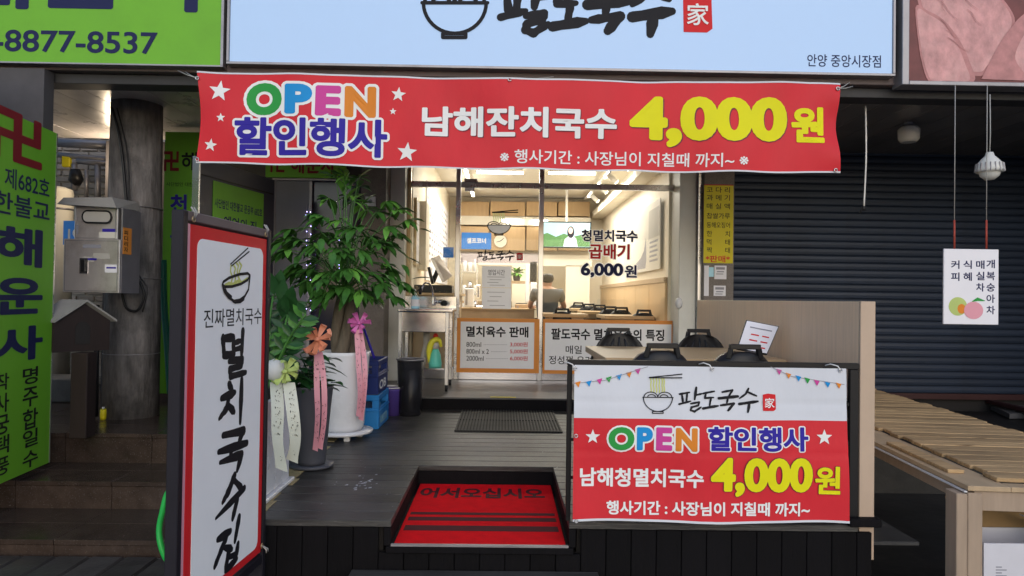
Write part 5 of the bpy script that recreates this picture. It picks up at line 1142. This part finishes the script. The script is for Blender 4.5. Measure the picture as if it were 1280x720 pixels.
t = tag(MB().slab(PF(7.195),*PF(7.195).box(457,246,470,258),0,.02).build('switch_plate','pot_white',bev=.003),'small white switch plate on the granite pillar behind the tree','switch'); disc(PF(7.195),463.5,252,2.5,'ink_grey',t,.021,'dial')
# ---------------- plants
def leaf(mb, p, d, up, L, W, droop=.25, n=4):
    d = Vector(d).normalized(); s = d.cross(Vector(up)); s = s.normalized() if s.length > .05 else Vector((1,0,0)); nrm = s.cross(d).normalized()
    base = len(mb.v); prof = [0,.62,1,.72,.05] if n == 4 else [0,.8,1,.05]
    for i,wf in enumerate(prof):
        t_ = i/(len(prof)-1); c = Vector(p)+d*L*t_-Vector((0,0,1))*droop*L*t_*t_
        mb.v += [c-s*W*wf/2+nrm*W*.12*wf, c-nrm*W*.06*wf, c+s*W*wf/2+nrm*W*.12*wf]
    for i in range(len(prof)-1):
        a_ = base+i*3; mb.f += [(a_,a_+1,a_+4,a_+3),(a_+1,a_+2,a_+5,a_+4)]; mb.sm += [True]*2
def build_leafset(mb,mat,par,name='foliage'):
    o = mb.build(name,mat,par,recalc=False); return o
random.seed(11)
PCt = atZ(427,546,DZ); TX,TY = PCt.x+.01, 5.0
pot = thing('money_tree','braided money tree with palmate leaves in a tall white pot','potted tree',(TX,TY,DZ))
MB().lathe((TX,TY,DZ+.06),[(.135,0),(.152,.04),(.168,.3),(.182,.52),(.188,.545),(.168,.545),(.155,.50)],32).build('pot','pot_white',pot)
MB().lathe((TX,TY,DZ+.485),[(.001,.055),(.145,.055)],20,cap=False).build('soil','soil',pot)
MB().lathe((TX,TY,DZ+.035),[(.165,0),(.21,.008),(.215,.025),(.14,.024)],28).build('saucer','pot_white',pot)
for k in range(4):
    a_ = k*math.pi/2+.5; MB().bar((TX+.13*math.cos(a_),TY+.13*math.sin(a_),DZ),(TX+.13*math.cos(a_),TY+.13*math.sin(a_),DZ+.034),.04,.04).build('saucer_foot','pot_white',pot,bev=.004)
z0_ = DZ+.54; z1_ = atY(433,372,TY).z
for k in range(3):
    pts = []; 
    for i in range(13):
        t_ = i/12; a_ = k*2.1+t_*2.6; r_ = .055*(1-.3*t_); pts.append((TX+r_*math.cos(a_),TY+r_*math.sin(a_),z0_-.05+(z1_-z0_+.1)*t_))
    MB().tube(pts,[.050-.017*i/12 for i in range(13)],9).build('trunk','bark',pot)
stems = MB(); fol = MB(); fol2 = MB()
tips = []
crown_c = Vector((TX+.0,TY,z1_))
targets = []
for px,py,dy in ((432,232,0),(412,250,.05),(452,255,.1),(398,268,-.1),(470,265,.1),(495,262,.05),(425,275,-.2),(445,285,-.25),(375,300,0),(365,296,.1),(395,305,-.25),(420,310,-.3),(450,312,-.25),(475,300,.1),(495,292,.15),(388,335,-.1),(410,340,-.3),(435,335,-.35),(460,340,-.2),(480,330,.1),(372,330,.15),(400,360,-.15),(425,358,-.3),(450,362,-.2),(470,355,0),(500,352,.1),(385,350,.2),(440,245,.3),(410,290,.3),(460,295,.35),(430,320,.35),(480,345,.25),(402,325,.2),(355,302,.05),(508,275,.1),(448,222,.1),(420,222,.05),(490,370,0)):
    targets.append(atY(px,py,TY+dy*.9))
targets += [t_+Vector((random.uniform(-.1,.1),random.uniform(-.12,.12),random.uniform(-.08,.08))) for t_ in targets[:28]]
for T_ in targets:
    s0 = crown_c+Vector((random.uniform(-.03,.03),random.uniform(-.03,.03),random.uniform(-.03,.25)*(1 if T_.z > crown_c.z+.2 else .2)))
    mid = (s0+T_)/2+Vector((0,0,.06+random.random()*.06)); stems.tube(smooth([s0,mid,T_],3),.004,5,cap=False)
    dirn = (T_-mid); dirn.z *= .3; dirn.normalize() if dirn.length > .01 else None
    nl = random.choice((5,6,6,7)); side = dirn.cross(Vector((0,0,1))); side = side.normalized() if side.length > .01 else Vector((1,0,0))
    for j in range(nl):
        a_ = (j-(nl-1)/2)*(.62 if nl < 7 else .55); dd_ = dirn*math.cos(a_)+side*math.sin(a_)+Vector((0,0,random.uniform(-.5,.1)))
        L__ = random.uniform(.10,.175)*(1-.22*abs(a_)/1.8)
        leaf(fol2 if random.random() < (.5 if T_.z > 2.0 else .18) else fol, T_, dd_, (0,0,1), L__, L__*.42, random.uniform(.15,.6))  # paler leaves are picked more often high in the crown
for k in range(100):
    c = crown_c+Vector((random.gauss(0,.21),random.gauss(0,.17),random.uniform(-.06,.50))); d_ = (c-crown_c); d_.z = random.uniform(-.2,.1); leaf(fol,c,d_+Vector((random.uniform(-.3,.3),random.uniform(-.3,.3),0)),(0,0,1),random.uniform(.09,.16),.052,random.uniform(.1,.7))
stems.build('branch','leaf',pot); o = build_leafset(fol,'leaf',pot); o['kind']='stuff'; o = build_leafset(fol2,'leaf_light',pot,'pale_foliage'); o['kind']='stuff'
# grey pot with dark plant
GXp, GYp = atZ(384,588,DZ).x, 4.15
gpot = thing('grey_pot_plant','dark leafy plant in a tall charcoal pot with a saucer','potted plant',(GXp,GYp,DZ))
zh = atY(384,482,GYp).z-DZ
MB().lathe((GXp,GYp,DZ+.02),[(.075,0),(.08,.02),(.10,zh*.6),(.115,zh-.03),(.12,zh-.02),(.105,zh-.02),(.10,zh-.06)],28).build('pot','pot_grey',gpot); MB().lathe((GXp,GYp,DZ),[(.10,.001),(.125,.006),(.128,.02),(.085,.019)],28).build('saucer','pot_grey',gpot); MB().lathe((GXp,GYp,DZ+zh-.04),[(.001,0),(.11,0)],16,cap=False).build('soil','soil',gpot)
fol = MB(); stems = MB()
for k in range(9):
    a_ = random.uniform(0,6.28); top = Vector((GXp+.13*math.cos(a_),GYp+.13*math.sin(a_),DZ+zh+random.uniform(.03,.2))); b_ = Vector((GXp,GYp,DZ+zh-.04)); stems.tube([b_,(b_+top)/2+Vector((0,0,.03)),top],.004,5)
    for j in range(7):
        t_ = .35+.65*j/6; p = b_.lerp(top,t_); a2 = random.uniform(0,6.28); leaf(fol,p,(math.cos(a2),math.sin(a2),random.uniform(-.1,.5)),(0,0,1),random.uniform(.10,.17),.055,.35)
stems.build('stem','leaf_dark',gpot); o = build_leafset(fol,'leaf_dark',gpot); o['kind']='stuff'
# white box planter
wx1 = atZ(364,599,DZ).x; wpl = thing('white_planter','tall white box planter with glossy plant beside the standing sign','potted plant',(wx1-.12,3.6,DZ))
zt7 = atY(350,497,3.6).z
MB().box(wx1-.22,3.38,DZ+.02,wx1,3.82,zt7).build('planter_box','pot_white',wpl,bev=.004); MB().box(wx1-.24,3.35,DZ+.001,wx1+.022,3.85,DZ+.0195).build('base','pot_white',wpl,bev=.003); MB().box(wx1-.20,3.40,zt7,wx1-.02,3.80,zt7+.004).build('soil','soil',wpl)
fol = MB(); stems = MB(); folb = MB()
for k in range(13):
    px = random.uniform(335,392); py = random.uniform(368,440); top = atY(px,py,random.uniform(3.55,4.0)); b_ = Vector((wx1-.1+random.uniform(-.06,.06),3.6+random.uniform(-.1,.1),zt7)); mid = (b_+top)/2+Vector((0,0,.05)); P_ = smooth([b_,mid,top],4); stems.tube(P_,.006,5)
    for j in range(9):
        t_ = .3+.7*j/8; p = b_.lerp(top,t_)+Vector((0,0,.03*math.sin(t_*3))); s_ = 1 if j%2 else -1; dr = (top-b_).normalized(); sd_ = dr.cross(Vector((0,-1,0))).normalized()
        leaf(fol if k%4 else folb,p,sd_*s_+dr*.7+Vector((0,random.uniform(-.5,.2),0)),(0,-1,.3),random.uniform(.075,.11),.036,.1)
for k in range(7):
    a_ = random.uniform(0,6.28); p = atY(random.uniform(338,372),random.uniform(368,400),3.7); leaf(fol,p,(random.uniform(-.4,.4),random.uniform(-.5,0),1),(0,-1,0),random.uniform(.14,.2),.07,.1)
stems.build('stem','leaf',wpl); o = build_leafset(fol,'leaf_dark',wpl); o['kind']='stuff'; o = build_leafset(folb,'leaf',wpl,'light_foliage'); o['kind']='stuff'
# ribbons and bows
def ribbon3d(name,label,pts_l,w_,mat,writing=None,bow=None):
    t = thing(name,label,'ribbon',pts_l[0][0])
    for pts in pts_l:
        P_ = smooth(pts,5); n = len(P_); vs=[];fs=[]
        for i,p in enumerate(P_):
            tw = Vector((math.cos(.3*math.sin(i*.4)),math.sin(.3*math.sin(i*.4))*1.0,0))*w_/2; vs += [p-tw,p+tw]
        if n: vs[-1] = vs[-1]+Vector((0,0,-w_*.35))
        for i in range(n-1): fs.append((2*i,2*i+1,2*i+3,2*i+2))
        MB().add(vs,fs,True).build('tail',mat,t,recalc=False)
        if writing:
            mk = MB(); random.seed(len(P_)*3+int(w_*1e4))
            i = 2
            while i < n-2:
                p = P_[i]; h = .012
                for k in range(4):
                    a_ = Vector((random.uniform(-.5,.5)*w_*.6,-.003,random.uniform(-h,h))); b_ = a_+Vector((random.uniform(-.3,.3)*w_*.5,0,random.uniform(-.01,.01))); mk.bar(p+a_,p+b_,.0036,.001)
                i += 1 if random.random() < .75 else 4
            mk.build('handwriting','ink_black',t)
    if bow:
        c,r_,bm,nl = bow; mb = MB(); random.seed(nl+int(c.x*50))
        for k in range(nl+2):
            a_ = k*2*math.pi/(nl+2)+random.uniform(-.2,.2); rr = r_*random.uniform(.7,1.05); out = Vector((math.cos(a_),-.15-.5*(k%2)-random.random()*.3,math.sin(a_)*.85)).normalized()
            s_ = out.cross(Vector((random.uniform(-.5,.5),1,random.uniform(-.5,.5)))).normalized(); up_ = s_.cross(out).normalized(); base = len(mb.v); q_ = 6
            for i in range(q_+1):
                t_ = i/q_; w_2 = rr*(.07+.24*math.sin(math.pi*t_*.8)) if t_ < .9 else rr*.13; cc = c+out*rr*1.15*math.sin(t_*math.pi*.56)+up_*rr*.4*math.sin(t_*math.pi)
                mb.v += [cc-s_*w_2*.8, cc+up_*w_2*.18, cc+s_*w_2*.8]
            for i in range(q_):
                a2 = base+3*i; mb.f += [(a2,a2+1,a2+4,a2+3),(a2+1,a2+2,a2+5,a2+4)]; mb.sm += [True,True]
        mb.build('bow',bm,t,recalc=False); MB().lathe(c+Vector((0,-.012,-.012)),[(.002,0),(r_*.2,.006),(r_*.22,.014),(.002,.024)],8).build('knot',bm,t)
    return t
Y1 = 3.45
ribbon3d('gift_ribbon','pale sage ribbon tails with handwriting hanging on the white planter',[[atY(345,478,Y1),atY(347,510,Y1-.04),atY(347,550,Y1-.04),atY(352,585,Y1-.02)],[atY(361,478,Y1-.01),atY(366,515,Y1-.04),atY(369,550,Y1-.03),atY(365,574,Y1)]],.058,'ribbon_sage',True,(atY(357,464,Y1-.02),.07,'ribbon_green',9))
c_ = atY(343,464,Y1-.01); tag(MB().lathe(c_,[(.001,-.05),(.04,-.03),(.052,.01),(.04,.045),(.001,.06)],12).build('mesh_bow','ribbon_mesh'),'pale grey mesh bow puff beside the green bow','ribbon')
ribbon3d('gift_ribbon','pink ribbon tails with an orange bow hanging before the grey pot',[[atY(396,440,3.95),atY(396,480,3.93),atY(397,520,3.93),atY(394,562,3.96)],[atY(400,440,3.98),atY(405,480,3.95),atY(405,525,3.95),atY(400,560,3.97)]],.030,'ribbon_pink',True,(atY(397,424,3.9),.085,'ribbon_orange',8))
ribbon3d('gift_ribbon','pink ribbon with a magenta bow hanging on the white tree pot',[[atY(446,412,4.86),atY(448,450,4.82),atY(450,490,4.80),atY(448,520,4.82)],[atY(450,412,4.9),atY(456,455,4.84),atY(455,495,4.82),atY(451,524,4.84)]],.034,'ribbon_pink',True,(atY(449,404,4.86),.07,'ribbon_magenta',8))
# crates
def crate(x0,x1,y0,y1,z0,z1,mat,label,txt):
    t = thing('plastic_crate',label,'crate',((x0+x1)/2,(y0+y1)/2,z0)); w_ = .018; h = z1-z0
    for k,(a,b,c,d) in enumerate(((x0,y0,x1,y0+w_),(x0,y1-w_,x1,y1),(x1-w_,y0+w_+.001,x1,y1-w_-.001),(x0,y0+w_+.001,x0+w_,y1-w_-.001))):
        MB().box(a,b,z0+.001,c,d,z0+h*.62).build('wall','crate_'+mat,t,bev=.003); MB().box(a,b,z1-h*.16,c,d,z1-.001).build('rim','crate_'+mat,t,bev=.003)
    for (x,y) in ((x0,y0),(x1-.05,y0),(x0,y1-.05),(x1-.05,y1-.05)): MB().box(x+.001,y+.001,z0+h*.62,x+.049,y+.049,z1-h*.16).build('corner','crate_'+mat,t)
    MB().box(x0-.006,y0-.006,z0+h*.52,x1+.006,y1+.006,z0+h*.56).build('band','crate_'+mat,t,bev=.002); MB().box(x0+.02,y0+.02,z0+.004,x1-.02,y1-.02,z0+.012).build('floor','crate_'+mat,t)
    sp_ = Plane((x1,y0),(x1,y1)); letter(txt,sp_,(.12*(y1-y0),.8*(y1-y0),z0+h*.12,z0+h*.40),'print_white' if mat=='navy' else 'soap_blue',t,.03,.002,raw=True)
c0 = atZ(473,537,DZ); c1x = c0.x; y0c = c0.y
crate(c1x-.36,c1x,y0c,y0c+.46,DZ,DZ+.255,'blue','light blue plastic crate at the bottom of the crate stack','terra')
crate(c1x-.37,c1x-.01,y0c+.01,y0c+.45,DZ+.256,DZ+.51,'navy','navy plastic crate on top of the light blue crate','OB')
t = thing('green_bottle','dark green bottles neck tops standing inside the navy crate','bottle',(c1x-.2,y0c+.2,DZ+.3)); 
bpy.data.objects.remove(t)
bk = thing('purple_bucket','small purple bucket behind the blue crates','bucket',(atZ(492,521,DZ).x-.03,6.0,DZ)); bx = bk.location.x
MB().lathe((bx,6.0,DZ),[(.07,0),(.085,.2),(.092,.21),(.092,.225),(.08,.222),(.066,.02)],20).build('bucket_body','purple_plastic',bk); MB().lathe((bx,6.0,DZ+.226),[(.083,0),(.094,.004),(.094,.012)],20,cap=False).build('rim','pot_white',bk)
# broom stick (white & blue)
tag(MB().tube([atY(453,405,5.4),atY(468,448,5.3)],.009,8).build('broom_stick','print_blue'),'thin blue and white stick standing in the navy crate','stick')
# trash bin
bc_ = atZ(513,518,DZ); bn_ = thing('trash_bin','black translucent wastebasket standing before the sink','bin',(bc_.x,6.0,DZ)); zh = atY(513,449,6.0).z-DZ
MB().lathe((bc_.x,6.0,DZ),[(.085,0),(.09,.01),(.115,zh),(.112,zh),(.087,.012)],28).build('bin_body','clear_dark',bn_); MB().tube([(bc_.x+.117*math.cos(a_),6+.117*math.sin(a_),DZ+zh) for a_ in [k*math.pi/14 for k in range(29)]],.007,8).build('rim','alu_dull',bn_)
# sink
sx0, sx1_ = atY(498,440,6.68).x, atY(560,440,6.68).x; sy0, sy1 = 6.68, 7.2; sz = atY(530,386,6.68).z
sk = thing('steel_sink','freestanding stainless steel sink on legs left of the glass door','sink',((sx0+sx1_)/2,6.9,FZ))
MB().box(sx0-.015,sy0-.015,sz-.03,sx1_+.04,sy1,sz).build('rim','steel',sk,bev=.008,seg=2); MB().box(sx0+.015,sy0+.01,sz-.22,sx1_-.015,sy1-.03,sz-.031).build('basin','steel',sk,bev=.006)
MB().box(sx0-.015,sy1-.03,sz+.001,sx1_+.04,sy1-.01,sz+.12).build('splashback','steel',sk,bev=.003)
for x in (sx0+.012,sx1_-.012):
    for y in (sy0+.015,sy1-.04):
        lg = MB().bar((x,y,FZ+.06),(x,y,sz-.031),.034).build('leg','alu',sk,bev=.003); MB().tube([(x,y,FZ+.001),(x,y,FZ+.059)],.014,8).build('foot','black_plastic',lg)
MB().box(sx0+.03,sy0+.02,FZ+.20,sx1_-.03,sy1-.05,FZ+.215).build('shelf','steel',sk)
MB().tube([( (sx0+sx1_)/2,6.95,sz-.23),((sx0+sx1_)/2-.0,6.95,sz-.35),((sx0+sx1_)/2-.04,6.95,FZ+.22)],.03,10).build('drain_pipe','poster_grey',sk)
fc_ = MB().tube(smooth([atY(541,382,7.05),atY(541,366,7.05),atY(538,356,7.0),atY(531,354,6.95),atY(527,362,6.92)]),.009,8).build('faucet','steel',sk); MB().tube([atY(526,360,6.92),atY(525,368,6.92)],.016,8).build('spout_tip','black_plastic',fc_)
MB().tube([atY(545,377,7.05),atY(553,377,7.0)],.02,10).build('tap','steel',sk); MB().tube([atY(553,379,6.97),atY(556,379,6.93)],.028,12).build('tap_knob','black_plastic',sk)
c = atY(519,381,6.85); c.z = sz+.001; t = thing('soap_bottle','clear blue pump soap bottle on the left of the sink rim','bottle',c); MB().lathe(c,[(.04,0),(.043,.01),(.043,.10),(.016,.125)],16).build('bottle','soap_blue',t); MB().lathe(c,[(.014,.1255),(.014,.145),(.006,.146),(.006,.17)],10).build('pump','pot_white',t); MB().bar(c+Vector((.004,0,.175)),c+Vector((-.035,0,.17)),.014).build('nozzle','pot_white',t); MB().lathe(c,[(.0437,.02),(.0437,.085)],16,cap=False).build('label_band','paper',t)
c = atY(544,457,6.85); c.z = FZ+.216; t = thing('mint_bottle','mint green bottle with yellow cloth top under the sink','bottle',c); MB().lathe(c,[(.06,0),(.063,.03),(.05,.12),(.032,.16),(.03,.17)],18).build('bottle','mint',t); MB().lathe(c,[(.034,.1705),(.036,.2),(.03,.23)],14).build('grey_collar','poster_grey',t)
MB().tube(smooth([c+Vector((-.055,-.01,.04)),c+Vector((-.06,-.02,.14)),c+Vector((-.03,-.02,.24)),c+Vector((.03,-.01,.26)),c+Vector((.055,0,.19))]),[.014,.014,.016,.02,.022,.026,.028,.03,.03,.03,.028,.026,.026,.025,.024,.022,.02,.018,.016,.014,.012],10).build('yellow_glove','glove_yellow',t); MB().lathe(c,[(.022,.275),(.026,.30),(.012,.32)],12).build('red_cap','red_plastic',t)
# paper on sink shelf
# ---------------- seated person inside
def person():
    c = atY(684,380,9.9); X, Y = c.x, 9.9; S_ = .62
    t = thing('person','person in dark grey short sleeved shirt sitting at the middle table facing away','person',(X,Y,FZ))
    def skin(name,mat,verts,edges,rad,par,root=0,sub=2):
        me = bpy.data.meshes.new(name); me.from_pydata([(v[0],v[1],v[2]) for v in verts],edges,[]); o = bpy.data.objects.new(name,me); C.objects.link(o)
        m = o.modifiers.new('s','SKIN'); 
        for i,r_ in enumerate(rad): me.skin_vertices[0].data[i].radius = (r_,r_*.82) if not isinstance(r_,tuple) else r_
        me.skin_vertices[0].data[root].use_root = True
        sb = o.modifiers.new('b','SUBSURF'); sb.levels = sub; sb.render_levels = sub
        dg = bpy.context.evaluated_depsgraph_get(); nm = bpy.data.meshes.new_from_object(o.evaluated_get(dg)); bpy.data.objects.remove(o)
        nm.materials.append(MATS[mat]); nm.polygons.foreach_set('use_smooth',[True]*len(nm.polygons))
        q = bpy.data.objects.new(name,nm); C.objects.link(q); q.parent = par; return q
    # local coordinates, facing +Y away from the street
    V = [(0,0,.50),(0,.02,.66),(0,.0,.82),(0,.0,.97),(0,.01,1.05),(0,.03,1.14),(0,.045,1.20),
         (.17,.0,.97),(.24,.06,.78),(.24,.26,.76),(.22,.34,.76),(-.17,.0,.97),(-.24,.06,.78),(-.20,.26,.76),(-.17,.34,.76),
         (.10,.05,.50),(.13,.42,.50),(.13,.44,.08),(.13,.52,.04),(-.10,.05,.50),(-.13,.42,.50),(-.13,.44,.08),(-.13,.52,.04)]
    E = [(0,1),(1,2),(2,3),(3,4),(4,5),(5,6),(3,7),(7,8),(8,9),(9,10),(3,11),(11,12),(12,13),(13,14),(0,15),(15,16),(16,17),(17,18),(0,19),(19,20),(20,21),(21,22)]
    Rr = [.13,.125,.14,.12,.055,.085,.09,.06,.047,.036,.03,.06,.047,.036,.03,.09,.07,.05,.04,.09,.07,.05,.04]
    body = skin('body','skin',V,E,Rr,t)
    skin('shirt','shirt_grey',[V[0],V[1],V[2],V[3],(0,.005,1.01),V[7],(.225,.045,.83),V[11],(-.225,.045,.83)],[(0,1),(1,2),(2,3),(3,4),(3,5),(5,6),(3,7),(7,8)],[.155,.15,.17,.16,.09,.095,.078,.095,.078],t)
    skin('trousers','hair',[V[0],V[15],V[16],V[17],V[19],V[20],V[21]],[(0,1),(1,2),(2,3),(0,4),(4,5),(5,6)],[.14,.105,.083,.065,.105,.083,.065],t)
    skin('hair','hair',[(0,.012,1.09),(0,.005,1.17),(0,.03,1.235)],[(0,1),(1,2)],[.075,.103,.088],t)
    for sx in (1,-1):
        bx_ = .22 if sx > 0 else -.17
        for k in range(5):
            a_ = (k-2)*.25; s0 = (bx_+.012*(k-2),.35,.76); L__ = (.05,.07,.075,.07,.055)[k]
            skin('finger','skin',[s0,(s0[0]+math.sin(a_)*L__*.5,.35+L__*.5,.768),(s0[0]+math.sin(a_)*L__,.35+L__,.752)],[(0,1),(1,2)],[.009,.0085,.007],body,sub=1)
        e = skin('ear','skin',[(sx*.082,.035,1.15),(sx*.088,.03,1.175)],[(0,1)],[.016,.014],body,sub=1)
person()
t = thing('potted_flower','leafy green plant in a small white pot at the kitchen opening','potted plant',atY(646,345,11.6)); c = atY(646,342,11.6); MB().lathe(c+Vector((0,0,-.12)),[(.05,0),(.07,.1),(.065,.12)],14).build('pot','pot_grey',t)
fol = MB(); random.seed(4)
for k in range(50): leaf(fol,c,(random.uniform(-1,1),random.uniform(-1,.3),random.uniform(.0,1.2)),(0,0,1),random.uniform(.1,.26),.05,.5)
o = build_leafset(fol,'leaf_light',t); o['kind'] = 'stuff'
MB().box(c.x-.3,11.5,c.z-.16,c.x+.3,11.8,c.z-.121).build('plant_ledge','table_side',t)
print('objects', len(bpy.data.objects))
